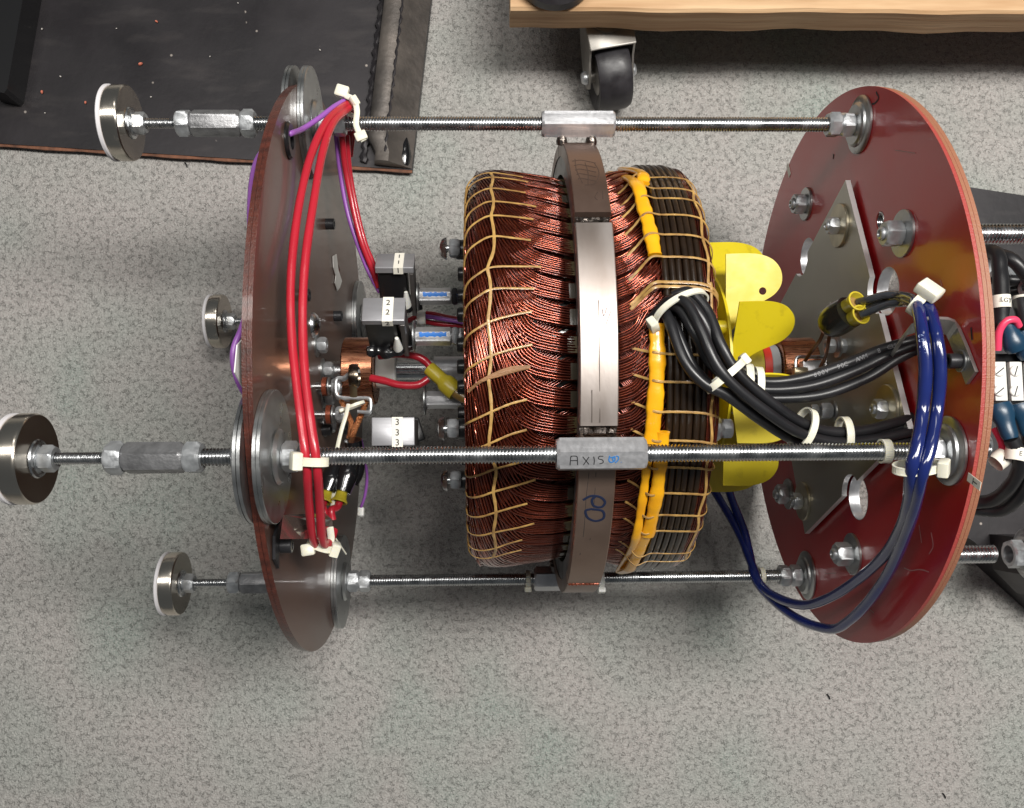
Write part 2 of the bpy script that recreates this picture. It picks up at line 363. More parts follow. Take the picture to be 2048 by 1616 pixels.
# small chips on the plate
for k, (u, v, c) in enumerate([(84, 184, 1), (313, 43, 1), (281, 128, 1), (171, 205, 1), (121, 153, 0), (302, 194, 0), (420, 113, 0), (640, 100, 0), (233, 57, 0), (84, 58, 0), (476, 6, 0), (90, 226, 0)]):
    p = W(u, v, .0135); cm = MB(); s = random.uniform(.0011, .002) * (1.8 if c else .9)
    cm.lathe([(0, 0), (s, .0002), (s * .7, s * .6), (0, s * .7)], 6, Matrix.Translation(p) @ Matrix.Rotation(k, 4, 'Z') @ Matrix.Scale(.6, 4, (1, 0, 0)), cap=False)
    if k == 0: chipm = [mat('orange_paint_chip', (.55, .16, .10), 0, .7), mat('white_paint_chip', (.6, .56, .52), 0, .7)]
    o = obj('paint_chip', cm, chipm[0 if c else 1])
    tag(o, ['orange paint chip left of the top left magnet foot', 'orange paint chip above the top left adapter nut', 'orange paint chip between magnet foot and adapter', 'small orange chip touching the top magnet foot',
            'white speck near the left side of the dark plate', 'white speck just right of the top magnet foot', 'white speck above the top adapter nut', 'white speck beside the brown disc top', 'white speck upper left of the dark plate',
            'white speck by the black block', 'white speck at the top edge of the plate', 'white speck low on the dark plate'][k], 'debris', 'paint chips on the dark steel plate')
# wooden dolly
dy = thing('wooden_dolly', 'low pine board dolly on casters across the top right', 'dolly', (.3, .5, 0))
yb = .405
zt = WY(1300, 21, yb).z; zb = WY(1300, 62, yb).z
xl = WY(1020, 40, yb).x
bd = MB()
nb = 40; rowsf = []
for i in range(nb + 1):
    t = i / nb; x = xl + t * 1.0; w_ = .0012 * math.sin(t * 23) + .0008 * math.sin(t * 61 + 1)
    zb_ = zb - t * .004 + w_ * .8; r_ = .004
    if i == 0: ring = [(x, yb + r_, zb_ + r_), (x, yb + r_, zt - r_), (x, yb + .3, zt - r_), (x, yb + .3, zb_ + r_)]; 
    ring = [(x, yb + r_ + w_, zb_), (x, yb + w_, zb_ + r_), (x, yb + w_ * .6, zt - .003), (x, yb + .003 + w_ * .6, zt), (x, yb + .14, zt), (x, yb + .14, zb_)]
    rowsf.append([Vector(p) for p in ring])
bd.grid(rowsf, closed_u=True); bd.face([*rowsf[0]][::-1]); bd.face(rowsf[-1]); obj('board', bd, woodm, dy)
bd = MB(); bd.box(Matrix.Translation((xl + .5, yb + .45, (zt + zb) / 2 - .001)), 1.0, .61, zt - zb, .003); obj('board', bd, woodm, dy)
up_ = MB(); up_.box(Matrix.Translation((xl + .52, yb + .41, zb - .0055)), .98, .70, .008, .001); obj('added_bounce_blocker', up_, blackp, dy)  # black sheet added under the boards to cut bounced light below
cs = place('caster', None, dy, Matrix.Translation((.135, .395, 0)))
wc = Vector((W(1214, 160, .04).x + .002, .388, .0440)); RW = .0430; hw = .020
prof = [(.008, -hw * .75), (.024, -hw * .8), (.030, -hw * .95), (RW - .003, -hw), (RW - .0008, -hw * .8), (RW, -hw * .4), (RW, hw * .4), (RW - .0008, hw * .8), (RW - .003, hw), (.030, hw * .95), (.024, hw * .8), (.008, hw * .75)]
m_ = MB(); m_.lathe(prof, 48, Mdir(wc, (1, 0, 0))); obj('tyre', m_, rub, cs)
m_ = MB(); m_.lathe([(.0075, -hw * 1.35), (.0075, -hw * .9), (.022, -hw * .84), (.022, hw * .84), (.0075, hw * .9), (.0075, hw * 1.35)], 32, Mdir(wc, (1, 0, 0))); obj('wheel_hub', m_, cstm, cs)
ztop = zb - .0105
for sgn in (-1, 1):
    m_ = MB(); x0 = wc.x + sgn * (hw + .006); poly = [(.006, ztop - .006), (.062, ztop - .006), (.060, .080), (.036, .050), (.012, .030), (.002, .025), (-.010, .027), (-.017, .040), (-.012, .058), (.000, .075)]
    outl = [Vector((x0 - .0012, wc.y + .004 + a, z)) for a, z in poly]; outr = [Vector((x0 + .0012, wc.y + .004 + a, z)) for a, z in poly]
    m_.grid([outl, outr], closed_u=True); m_.face(outr); m_.face(outl[::-1])
    obj('fork_leg', m_, cstm, cs, smooth=0)
    m_ = MB(); m_.lathe([(0, 0), (.0085, 0), (.0085, .003), (.006, .006), (0, .007)], 20, Mdir(Vector((x0 + sgn * .0014, wc.y, wc.z)), (sgn, 0, 0)), rf=hexr(.016), cap=False); obj('axle_nut', m_, zincn, cs)
m_ = MB(); m_.box(Matrix.Translation((wc.x, wc.y + .036, ztop - .0045)), 2 * hw + .014, .058, .003, .001); m_.lathe([(.02, ztop - .003), (.022, ztop - .001), (.022, ztop)], 32, Matrix.Translation((wc.x, wc.y + .045, 0))); obj('fork_crown', m_, cstm, cs)
cs.matrix_local = WMX[dy.name].inverted() @ Matrix.Translation((.133, .395, 0)) @ Matrix.Rotation(.19, 4, 'Z')
# things on the dolly
m_ = MB(); cpt = WY(1112, 4, yb + .02); cpt.z = zt
m_.lathe([(0, .0005), (.040, .0005), (.0435, .004), (.0435, .016), (.040, .020), (0, .021)], 48, Matrix.Translation((WY(1112, 5, yb).x, yb + .040, zt)), cap=False)
tag(obj('rubber_puck', m_, rub), 'round dark rubber puck lying on the left corner of the dolly board', 'rubber puck')
m_ = MB(); xa, xb = WY(1392, 3, yb + .012).x, WY(1636, 3, yb + .012).x
m_.box(Matrix.Translation(((xa + xb) / 2, yb + .075, zt + .009)), xb - xa, .12, .017, .003)
tag(obj('wood_offcut', m_, woodd), 'rough dark edged wood offcut on the dolly board, cut off by the top', 'wood offcut')

# ------------------------------------------------------------------ support frame: two discs on four threaded rods with magnet feet
frame = thing('machine_frame', 'frame of two round laminate discs joined by threaded steel rods with magnet feet', 'machine frame', (.06, 0, 0))
RR = .2187; TH = [math.radians(-22.75) + k * PI / 2 for k in range(4)]
XL, XR_ = -.1738, .3018
# --- left brown disc: two sheets with a dark joint
ld = place('brown_end_disc', None, frame, AX(XL))
rodh = [circle(*axy(RR, t), .0068, 24) for t in TH]
gh = circle(*axy(.2227, math.radians(45)), .0105, 32)
slot = [(axy(.128, math.radians(118))[0] + .006 * math.cos(a) * 1, axy(.128, math.radians(118))[1] + .020 * math.sin(a)) for a in [2 * PI * i / 32 for i in range(32)]]
for nm, z0, tt, ms in (('laminate_sheet', -.0034, .0033, [browndisc, edgebrown]), ('laminate_sheet', -.0071, .0033, [browndisc, edgebrown])):
    me = plate_holes(nm, circle(0, 0, .25 if z0 > -.005 else .2492, 160), rodh + [gh, slot, circle(0, 0, .012, 24)], tt, ms)
    place(nm, me, ld, AX(XL + z0))
m_ = MB(); m_.lathe([(.0068, .003), (.0125, .003), (.0142, .0012), (.0142, 0), (.0104, -.0002), (.0104, -.0072), (.0142, -.0074), (.0142, -.0085), (.0125, -.0105), (.0068, -.0105), (.0068, .003)], 36, AX(XL) @ Matrix.Translation((*axy(.2227, math.radians(45)), 0)), cap=False)
obj('rubber_grommet', m_, blackp, ld)
def capscrew(r, h): 
    b = MB(); b.lathe([(0, h - .003), (r * .55, h - .003), (r * .55, h), (r * .9, h), (r, h - .0006), (r, 0)], 24, cap=False); return b
me_cs = capscrew(.0052, .008).mesh('cap_screw', darkst, 35)
def washer(r, h, hole=.0, m=washer_m):
    return MB().lathe([(hole, 0), (r, 0), (r, h * .8), (r - h * .2, h), (hole, h), (hole, 0)] if hole else [(r, 0), (r, h * .8), (r - h * .2, h)], 64, cap=not hole).mesh('washer', m, 35)
me_w_small = washer(.0105, .0018)
for (y, z) in [(.1396, .2499), (.0608, .2032), (-.055, .2579), (.0482, .3595), (-.0489, .165), (-.105, .285)]:
    place('socket_screw', me_cs, ld, Matrix.Translation((XL, y, z)) @ Mdir((0, 0, 0), (1, 0, 0)))
dome = MB().lathe([(.011, 0), (.0105, .0022), (.008, .0048), (.004, .0064), (0, .0068)], 32, cap=False).mesh('dome_head', zinc, 50)
place('dome_bolt', dome, ld, Matrix.Translation((XL, .033, .3081)) @ Mdir((0, 0, 0), (1, 0, 0)))
nut_s = nut_mesh('nut_small', .0125, .008, .003, zincn)
for (y, z) in [(.018, .292), (.0, .262), (-.025, .255), (-.05, .248)]:
    M = Matrix.Translation((XL, y, z)) @ Mdir((0, 0, 0), (1, 0, 0), .3)
    place('flat_washer', me_w_small, ld, M); place('hex_nut', nut_s, ld, M @ Matrix.Translation((0, 0, .0019)))
m_ = MB(); lp = [WX(u, v, XL + .0006) for u, v in ((665, 512), (672, 508), (676, 540), (683, 562), (679, 575), (674, 582), (669, 566), (671, 552), (666, 535))]
m_.grid([lp, [p + Vector((.0006, 0, 0)) for p in lp]], closed_u=True); m_.face([p + Vector((.0006, 0, 0)) for p in lp]); obj('torn_label', m_, whitep, ld, smooth=0)
# white card behind the disc and torn white label on the front
m_ = MB(); a = [WX(475, 690, -.184), WX(498, 665, -.184), WX(520, 700, -.184), WX(520, 790, -.184), WX(497, 795, -.184), WX(470, 745, -.184)]
m_.grid([a, [p + Vector((-.0008, 0, 0)) for p in a]], closed_u=True); m_.face(a); m_.face([p + Vector((-.0008, 0, 0)) for p in a][::-1])
obj('white_card', m_, whitep, ld, smooth=0)
# --- right red disc: three sheets
rd = place('red_end_disc', None, frame, AX(XR_))
holes_r = [circle(*axy(.1290, math.radians(a)), .0195, 40) for a in (112.5, 21.5, -69, -158)]
rod_h = [circle(*axy(RR, t), .0068, 24) for t in TH]
ins = [circle(*axy(.1561, math.radians(44)), .0075, 24)]
ctr = [circle(0, 0, .012, 24)]
for k, (z0, tt, r, e) in enumerate(((0, .0026, .25, edgered), (.0031, .0026, .2496, edgetan), (.0062, .0028, .2492, edgetan))):
    me = plate_holes('laminate_sheet', circle(0, 0, r, 160), holes_r + rod_h + ins + ctr, tt, [reddisc, e])
    place('laminate_sheet', me, rd, AX(XR_ + z0))
m_ = MB(); m_.tube([Vector((.0066 * math.cos(a), .0066 * math.sin(a), a / (2 * PI) * .0016)) for a in [i * PI / 8 for i in range(88)]], .0007, 5)
m_.v = [tuple(AX(XR_) @ Matrix.Translation((*axy(.1561, math.radians(44)), 0)) @ Vector(p)) for p in m_.v]
obj('thread_insert', m_, zinc, rd)
hl = MB().lathe([(.0193, -.0002), (.0197, -.0002), (.0197, .0092), (.0193, .0092), (.0193, -.0002)], 40, cap=False).mesh('hole_liner', alu, 35)
for a in (112.5, 21.5, -69, -158): place('hole_liner', hl, rd, AX(XR_) @ Matrix.Translation((*axy(.1290, math.radians(a)), 0)))
# steel plate, square with quarter cut-outs where the holes are
xP = XR_ - .0075; tP = .0045
def square_with_notches():
    cs_ = [axy(.172, math.radians(67.25 + 90 * k)) for k in range(4)]
    out = []
    for k in range(4):
        a, b = Vector(cs_[k]), Vector(cs_[(k + 1) % 4]); out.append(tuple(a))
        mid = (a + b) / 2; dr = (b - a).normalized(); hc = mid.normalized() * .129; rN = .0195
        dh = hc.length - mid.length; s = math.sqrt(rN**2 - dh**2); inw = -mid.normalized(); 
        n = 14; a0 = math.atan2(dh, -s); a1 = math.atan2(dh, s)
        # arc around hc on the inner side
        st = math.atan2(-dh, -s); en = math.atan2(-dh, s)
        # local frame: X=dr, Y=mid outward
        angs = [PI + math.asin(dh / rN) * 1 + (PI - 2 * math.asin(dh / rN)) * i / n for i in range(n + 1)]
        for t in angs:
            p = hc + dr * rN * math.cos(t) + mid.normalized() * rN * math.sin(t); out.append(tuple(p))
    return out
me = plate_holes('steel_plate', square_with_notches(), [circle(0, 0, .012, 24), circle(*axy(.06, 1.2), .003, 12), circle(*axy(.047, 1.0), .0035, 12)], tP, [plate_al, mat('bright_cut_edge', (.78, .77, .76), .35, .4)])
sp = place('square_steel_plate', me, frame, AX(xP - .0002))
ln_w = mat('gasket_red_edge', (.30, .02, .03), 0, .4)
nut_m = nut_mesh('hex_nut', .019, .0112, .0062, zincn, .0014)
nut_b = nut_mesh('hex_nut', .0185, .014, .0055, zincn, .0014)
nut_c = nut_mesh('hex_nut', .0145, .009, .004, zincn, .0012)
boltend = MB().lathe([(.0052, 0), (.0052, .003), (.0044, .004), (.003, .0042), (.0024, .003), (0, .003)], 20, cap=False).mesh('bolt_end', zincn, 35)
w24 = washer(.0165, .0022); w20 = washer(.0185, .0022); wpl = washer(.0195, .0025, m=mat('tarnished_washer', (.55, .50, .38), .9, .35, var=.3, vscale=60))
def bolt(parent, y, z, x, wm, nm, scale=1, roll=0, hh=.0112):
    M = Matrix.Translation((x, y, z)) @ Mdir((0, 0, 0), (-1, 0, 0), roll)
    place('flat_washer', wm, parent, M); place('hex_nut', nm, parent, M @ Matrix.Translation((0, 0, .0023)))
    place('bolt_end', boltend, parent, M @ Matrix.Translation((0, 0, .0023 + hh - .001)) @ Matrix.Scale(scale, 4))
for (y, z, r_, hh) in ((.1737, .2034, .1, .0112), (.086, .4017, .4, .014), (-.1707, .2803, .15, .014), (-.12, .12, .2, .0112)):
    bolt(rd, y, z, XR_ - .0002, w20 if hh > .012 else w24, nut_b if hh > .012 else nut_m, 1, r_, hh)
for k, r_ in enumerate((.1, .35, .0, .2)):
    t = math.radians(67.25 + 90 * k - 0); rr_ = (.1325, .142, .142, .1365)[k]
    tt_ = (t, math.radians(158), math.radians(-117.5), math.radians(-21))[k]
    bolt(sp, rr_ * math.sin(tt_), .25 + rr_ * math.cos(tt_), xP - .0004, wpl, nut_c, .8, r_, .009)
# pen marks and paper tabs on the red disc
def stroke(name, pts, w, m, parent, nrm, n=6):
    P = spline(pts, n); mb = MB(); mb.tube(P, w, 6, flat=.18, up=nrm); return obj(name, mb, m, parent)
def on_r(l): return [WX(u, v, XR_ - .0003) for u, v in l]
for l in ([(1752, 184), (1757, 196), (1750, 206), (1744, 208)], [(1667, 308), (1666, 318)], [(1942, 655), (1944, 680)], [(1843, 560), (1845, 580)]): stroke('pen_mark', on_r(l), .0009, ink, rd, (1, 0, 0))
scf = mat('pale_scuff', (.42, .20, .20), 0, .6)
for l in ([(1808, 1136), (1822, 1141), (1840, 1139), (1858, 1144)], [(1650, 1147), (1672, 1146)], [(1640, 700), (1652, 690)], [(1862, 1065), (1866, 1092), (1858, 1108)], [(1838, 1050), (1843, 1086)], [(1790, 300), (1830, 306)], [(1880, 560), (1884, 572)], [(1730, 1210), (1748, 1226)], [(1828, 428), (1836, 444)]): stroke('scuff_mark', on_r(l), .00045, scf, rd, (1, 0, 0))
for (u, v), lab in (((1577, 340), None), ((1948, 963), 'T')):
    c = WX(u, v, XR_ - .0005)
    ang = math.atan2(c.y, c.z - .25); M = Matrix.Translation(c) @ Mdir((0, 0, 0), (-1, 0, 0), 0, upv=(0, math.sin(ang), math.cos(ang)))
    m_ = MB(); m_.box(M, .016, .006, .0003); obj('paper_tab', m_, paper, rd, smooth=0)
    if lab:
        mt = text_mesh('tab_letter', 'T', .008, ink); place('tab_letter', mt, rd, M @ Matrix.Translation((.002, 0, .0004)) @ Matrix.Rotation(PI / 2, 4, 'Z'))
m_ = MB(); c = pol(.25 + .0003, math.radians(-25.5), XR_ + .001)
# --- rods
def rod_thread(x0, x1, r, pitch, N=16):
    n = int((x1 - x0) / pitch * N); k = np.arange(n + N); a = k * 2 * PI / N
    v = []
    for i in range(n):
        ca, sa = math.cos(a[i]), math.sin(a[i]); x = x0 + i * pitch / N; ri = r * .82
        v += [(x, ri * sa, ri * ca), (x + pitch * .36, r * sa, r * ca), (x + pitch * .56, r * sa, r * ca)]
    f = []
    for i in range(n - 1):
        a_, b_ = 3 * i, 3 * (i + 1)
        f += [(a_, b_, b_ + 1, a_ + 1), (a_ + 1, b_ + 1, b_ + 2, a_ + 2)]
        if i + N + 1 < n: f.append((a_ + 2, b_ + 2, 3 * (i + 1 + N), 3 * (i + N)))
    me = bpy.data.meshes.new('threaded_rod'); me.from_pydata(v, [], f); me.materials.append(zinc)
    me.shade_smooth(); me.set_sharp_from_angle(angle=math.radians(30)); return me
RD = .00625
rod_me = rod_thread(-.232, .328, RD, .0024)
rod_long = rod_thread(-.232, .342, RD, .0024)
stud_me = rod_thread(-.322, -.262, .0043, .0015, 12)
big = washer(.0462, .0026); ringw = MB().lathe([(.0055, 0), (.0185, 0), (.0195, .0012), (.0175, .0034), (.0055, .0034)], 48, cap=False).mesh('washer', washer_m, 35)
dish = MB().lathe([(.0055, 0), (.0245, 0), (.0245, .0016), (.0225, .0028), (.019, .0032), (.0185, .0050), (.0165, .0064), (.0055, .0064)], 64, cap=False).mesh('washer', washer_m, 35)
coup = nut_mesh('coupling_nut', .0215, .0625, .006, alu, .0016)
coupz = nut_mesh('adapter_nut', .0195, .040, .0045, mat('dull_zinc_adapter', (.36, .36, .37), .75, .42, var=.4, vscale=120, bump=.3, bscale=500), .0016)
jam = nut_mesh('hex_nut', .0205, .0115, .0045, zincn, .0016)
cupm = MB().lathe([(.0, .0142), (.030, .0142), (.0308, .0134), (.0312, .0120), (.0312, .0035), (.0300, .0030), (.0300, 0), (0, 0)], 64, cap=False).mesh('magnet_cup', chrome, 35)
padm = MB().lathe([(0, .0035), (.0306, .0035), (.0314, .0028), (.0314, .0008), (.0306, 0), (0, 0)], 64, cap=False).mesh('rubber_pad', rubberw, 40)
nipple = MB().lathe([(.0135, 0), (.0128, .0012), (.0105, .0018), (.0105, .0022)], 32).mesh('lock_washer', zinc, 40)
ADX = {0: (-.2719, -.2310), 1: (-.2722, -.2302), 2: (-.272, -.231), 3: (-.2708, -.2310)}
MFX = {0: -.3305, 1: -.3225, 2: -.3265, 3: -.3290}
rolls = {0: .20, 1: .08, 2: .3, 3: .5}
def RX(x, k, roll=0, flip=False):
    t = TH[k]; return Matrix.Translation(pol(RR, t, x)) @ Mdir((0, 0, 0), (-1 if flip else 1, 0, 0), roll)
labs = ['', 'rear', 'lower', 'bottom']
for k in range(4):
    t = TH[k]; c = pol(RR, t)
    T = Matrix.Translation((0, c.y, c.z)) @ Matrix.Rotation(k, 4, 'X')
    r = place('threaded_rod', rod_me, frame, T)
    st = place('threaded_stud', stud_me, r, T)
    ro = {0: -.18, 1: .0, 2: .3, 3: .02}[k] + 0
    def P(nm, me, x, roll=0, flip=False): return place(nm, me, r, RX(x, k, roll, flip))
    # camera-facing face orientation: hexr has a flat centred at angle 30 deg; use roll so that a flat faces about the camera
    P('coupling_nut', coup, {0: .0241, 1: .0249, 2: .022, 3: .0225}[k], {0: .45, 1: -.13, 2: 0, 3: .05}[k])
    a0, a1 = ADX[k]
    cn = place('adapter_nut', coupz, r, RX(a0, k, rolls[k] + .1) @ Matrix.Scale((a1 - a0) / .040, 4, (0, 0, 1)))
    P('hex_nut', jam, a0 - .0118, rolls[k] - .1); P('hex_nut', jam, a1 + .0003, rolls[k] + .25)
    # left disc stack
    P('fender_washer', big, XL + .0002); P('fender_washer', big, XL + .0030); P('ring_washer', ringw, XL + .0058)
    P('hex_nut', nut_m, XL + .0094, .1 + .2 * k)
    if k in (1, 3): P('hex_nut', nut_m, XL + .0208, .45 + .2 * k)
    P('fender_washer', big, XL - .0074, 0, True); P('fender_washer', big, XL - .0102, 0, True); P('hex_nut', nut_m, XL - .0130, .35, True)
    # right disc stack
    P('dished_washer', dish, XR_ - .0004, 0, True)
    if k == 0: P('hex_nut', jam, XR_ - .0070, .1, True)
    else:
        P('hex_nut', nut_m, XR_ - .0070, .05 * k, True); P('hex_nut', nut_m, XR_ - .0184, .35, True)
    P('hex_nut', jam, XR_ + .0100, .3); 
    P('washer', washer(.0165, .002), XR_ + .0092)
    # magnet foot
    mf = place('magnet_foot', None, frame, RX(MFX[k], k, 0, True))
    xx = MFX[k]
    place('magnet_cup', cupm, mf, RX(xx - .0142, k)); place('rubber_pad', padm, mf, RX(xx - .0142 - .0030, k))
    place('lock_washer', nipple, mf, RX(xx + .0001, k)); place('hex_nut', nut_c, mf, RX(xx + .0019, k, .2 + k) @ Matrix.Scale(1.15, 4))
# writing on the near coupling nut: upper-left facing flats
fcn = pol(RR, TH[0])
# flats of the k=0 coupling: angles around x where flat normals point
def flat_normals(k, roll, X0=0):
    M = RX(0, k, roll).to_3x3(); res = []
    for j in range(6):
        a = j * PI / 3 ; res.append(M @ Vector((math.cos(a), math.sin(a), 0)))
    return res
def face_text(txts, k, roll, x, size, m, want, name, dy=0, rotz=0, bold=0):
    nn = max(flat_normals(k, roll), key=lambda n: n.dot(Vector(want)))
    yv = Vector((0, 0, 0)); up = nn.cross(Vector((1, 0, 0))); up = Vector((1, 0, 0)).cross(nn) * -1
    if up.y < 0: up = -up
    xv = up.cross(nn)
    c = pol(RR, TH[k], x) + nn * (.01075 + .0002) + up * dy
    M = Matrix.Translation(c) @ Matrix((xv, up, nn)).transposed().to_4x4() @ Matrix.Rotation(rotz, 4, 'Z')
    me = text_mesh(name, txts, size, m, bold=bold); return M, me
rod0 = [o for o in frame.children if o.name == 'threaded_rod'][0]
def hand(name, strokes, M, m, parent, w=.00034):
    mb = MB()
    for s_ in strokes: mb.tube([M @ Vector((x, y, 0)) for x, y in spline2(s_)], w, 6, flat=.25, up=M.to_3x3() @ Vector((0, 0, 1)))
    return obj(name, mb, m, parent)
def spline2(s_):
    if len(s_) < 3: return s_
    return [(p.x, p.y) for p in spline([Vector((x, y, 0)) for x, y in s_], 5)]
Mt, _ = face_text('A', 0, .45, .055, .01, ink, (-.02, -.43, .9), 'x')
mm = .001
ax_s = [[(-22 * mm, -3.5 * mm), (-21.8 * mm, 0), (-21.4 * mm, 3 * mm), (-18.5 * mm, 3.3 * mm), (-17.2 * mm, 2.2 * mm), (-16.8 * mm, -3.4 * mm)], [(-21.5 * mm, 0), (-17 * mm, 0)], [(-21.8 * mm, 3.2 * mm), (-20.2 * mm, 3.4 * mm)],
        [(-13.5 * mm, 2.8 * mm), (-9 * mm, -3 * mm)], [(-9.2 * mm, 2.6 * mm), (-12.8 * mm, -3.4 * mm)], [(-6 * mm, 2.8 * mm), (-5.4 * mm, 0), (-5.6 * mm, -3.2 * mm)],
        [(.6 * mm, 3 * mm), (-2 * mm, 3 * mm), (-2.6 * mm, 1.2 * mm), (.2 * mm, .2 * mm), (.6 * mm, -1.8 * mm), (-1.8 * mm, -2.6 * mm)]]
hand('handwritten_axis', ax_s, Mt, ink, rod0)
bl_s = [[(5 * mm, 3.4 * mm), (4.6 * mm, 0), (6 * mm, -1.6 * mm), (8.5 * mm, -.6 * mm), (8.6 * mm, 2 * mm), (7 * mm, 1 * mm), (8 * mm, -1 * mm)], [(9.5 * mm, 3.2 * mm), (11 * mm, 2.4 * mm), (10.8 * mm, 0), (9 * mm, -2 * mm)], [(5.5 * mm, 1.8 * mm), (9 * mm, 2.8 * mm)], [(13 * mm, -1.6 * mm), (13.2 * mm, -1.7 * mm)]]
hand('blue_scribble', bl_s, Mt, inkblue, rod0, .0005)
# --- retaining band, welded to the coupling nuts
RB = .2035
def arc_band(th0, th1, r0, r1, x0, x1, n=60, bev=.0006):
    mb = MB(); rows = []
    for i in range(n + 1):
        t = th0 + (th1 - th0) * i / n
        rows.append([pol(r0, t, x0), pol(r1 - bev, t, x0), pol(r1, t, x0 + bev), pol(r1, t, x1 - bev), pol(r1 - bev, t, x1), pol(r0, t, x1)])
    mb.grid(rows, closed_u=True); mb.face(rows[0][::-1]); mb.face(rows[-1]); return mb
band = place('retaining_band', None, frame, Matrix.Translation((.0555, 0, .25)))
BX0, BX1 = .0420, .0692
def thv(u, v, R=RB): return cyl(u, v, R)[1]
segs = [(math.radians(74), thv(1190, 424), RB, band_d), (thv(1195, 444), thv(1200, 852), RB - .0005, band_b), (thv(1200, 876), math.radians(-67.5), RB, band_m), (math.radians(-68.5), math.radians(-285), RB, band_d)]
for i, (a, b, r, m) in enumerate(segs):
    obj('band_segment', arc_band(a, b, .192, r, BX0, BX1, 40 if i < 3 else 110), m, band)
obj('inner_ring', arc_band(0, 2 * PI, .1765, .1925, BX0 + .0008, BX1 - .0008, 120), mat('grey_varnished_lamination', (.17, .175, .18), .6, .38, col2=(.05, .05, .05), vscale=60, thresh=(.36, .46)), band)
for v, m, rr in ((434, weld, .0024), (864, weld, .0034)):
    t = thv(1195, v); mb = MB(); mb.tube([pol(RB - .0035 + .0004 * math.sin(i * 2.2), t + .0015 * math.sin(i * 1.7), BX0 + .001 + i * (BX1 - BX0 - .002) / 24) for i in range(25)], lambda i: rr + .0005 * math.sin(i * 2.9), 8); obj('solder_bead', mb, m, band)
t = math.radians(-67.9); mb = MB(); mb.tube([pol(RB - .0004, t + .001 * math.sin(i * 1.9), BX0 + .001 + i * (BX1 - BX0 - .002) / 24) for i in range(25)], lambda i: .0016 + .0004 * math.sin(i * 2.3), 8); obj('rust_bead', mb, rust, band)
for k in (0, 1, 3):
    for x in (.0405, .071):
        for s_ in (-1, 1):
            t = TH[k] + s_ * .022; mb = MB(); mb.lathe([(0, -.001), (.0042, 0), (.0046, .003), (.0036, .0065), (.0018, .009), (0, .0092)], 14, Mdir(pol(RB - .002, t, x + (.002 if x < .05 else -.003)), pol(1, t) - pol(0, t)), cap=False); obj('weld_spot', mb, weld, band)
# scored lines and the 90 mark on the lower band, stains on the upper one
def on_band(l, r=RB + .0001, uv=True):
    out = []
    for a, b in l:
        x, t = cyl(a, b, r); out.append(pol(r, t, x))
    return out
def band_mark(name, strokes, m, w=.0004):
    mb = MB()
    for s_ in strokes:
        pp = spline(on_band(s_), 5); mb.tube(pp, w, 6, flat=.25, up=lambda i: Vector((0, pp[i].y, pp[i].z - .25)))
    return obj(name, mb, m, band)
band_mark('pen_ninety', [[(1166, 1000), (1182, 992), (1200, 994), (1210, 1004), (1203, 1014), (1188, 1012), (1184, 1000), (1192, 992)], [(1182, 1018), (1205, 1022), (1207, 1036), (1192, 1042), (1176, 1036), (1171, 1022), (1182, 1018)]], mat('dark_blue_ink', (.006, .012, .04), 0, .6), .0011)
for l in ([(1178, 945), (1172, 1000), (1168, 1060), (1160, 1110)], [(1192, 945), (1188, 1010), (1180, 1080)], [(1197, 600), (1199, 720), (1200, 845)], [(1184, 780), (1184, 845)]): band_mark('scored_line', [l], mat('scored_groove', (.10, .08, .07), .6, .5), .00028)
band_mark('pen_tick', [[(1205, 618), (1208, 632), (1214, 615)], [(1222, 622), (1212, 650)]], mat('faint_ink', (.2, .18, .2), .3, .5), .0003)
lst = [[(1145 + 3 * j, 322 + 9 * j), (1160, 320 + 9 * j), (1178, 323 + 9 * j), (1192, 326 + 9 * j)] for j in range(5)] + [[(1150, 318), (1153, 340), (1165, 366)], [(1170, 325), (1176, 345), (1176, 368)], [(1188, 325), (1198, 345), (1190, 366), (1170, 370)], [(1195, 384), (1190, 394), (1195, 400)], [(1205, 382), (1206, 398)]]
band_mark('scorched_label', lst, mat('scorch_ink', (.07, .045, .035), .3, .5), .00045)
# bracket on the red disc carrying the black cables, bracket on the brown disc carrying the red ones
capbr = mat('dull_silver_bracket', (.50, .49, .47), .8, .34, var=.3, vscale=60, bump=.2, bscale=300)
br = place('cable_bracket', None, frame, Matrix.Translation((.28, 0, .41)))
b1_, b2_ = WX(1868, 655, XR_ - .0255), WX(1945, 735, XR_ - .002)
def strip(name, pts, w, th, m, parent, nrm_up, bev=0):
    # flat bar bent through pts, width w along nrm_up, thickness th
    mb = MB(); rows = []; P_ = [Vector(p) for p in pts]; wv = Vector(nrm_up).normalized()
    for i in range(len(P_)):
        T = (P_[min(i + 1, len(P_) - 1)] - P_[max(i - 1, 0)]).normalized(); n_ = T.cross(wv).normalized()
        rows.append([P_[i] + a * wv * w / 2 + b * n_ * th / 2 for a, b in ((-1, -1), (1, -1), (1, 1), (-1, 1))])
    mb.grid(rows, closed_u=True); mb.face(rows[0][::-1]); mb.face(rows[-1]); return obj(name, mb, m, parent, smooth=30)
foot0 = WX(1915, 740, XR_ - .0014); foot1 = WX(1905, 690, XR_ - .0014)
outp = [WX(1944, 756, XR_ - .0016), WX(1926, 708, XR_ - .0016), WX(1909, 668, XR_ - .0016), WX(1901, 655, .297), WX(1888, 650, .291), WX(1862, 649, .282), WX(1836, 650, .272), WX(1818, 660, .269), WX(1798, 688, .271), WX(1784, 710, .276)]
strip('bracket_strip', outp, .014, .0024, capbr, br, (0, .5, .86))
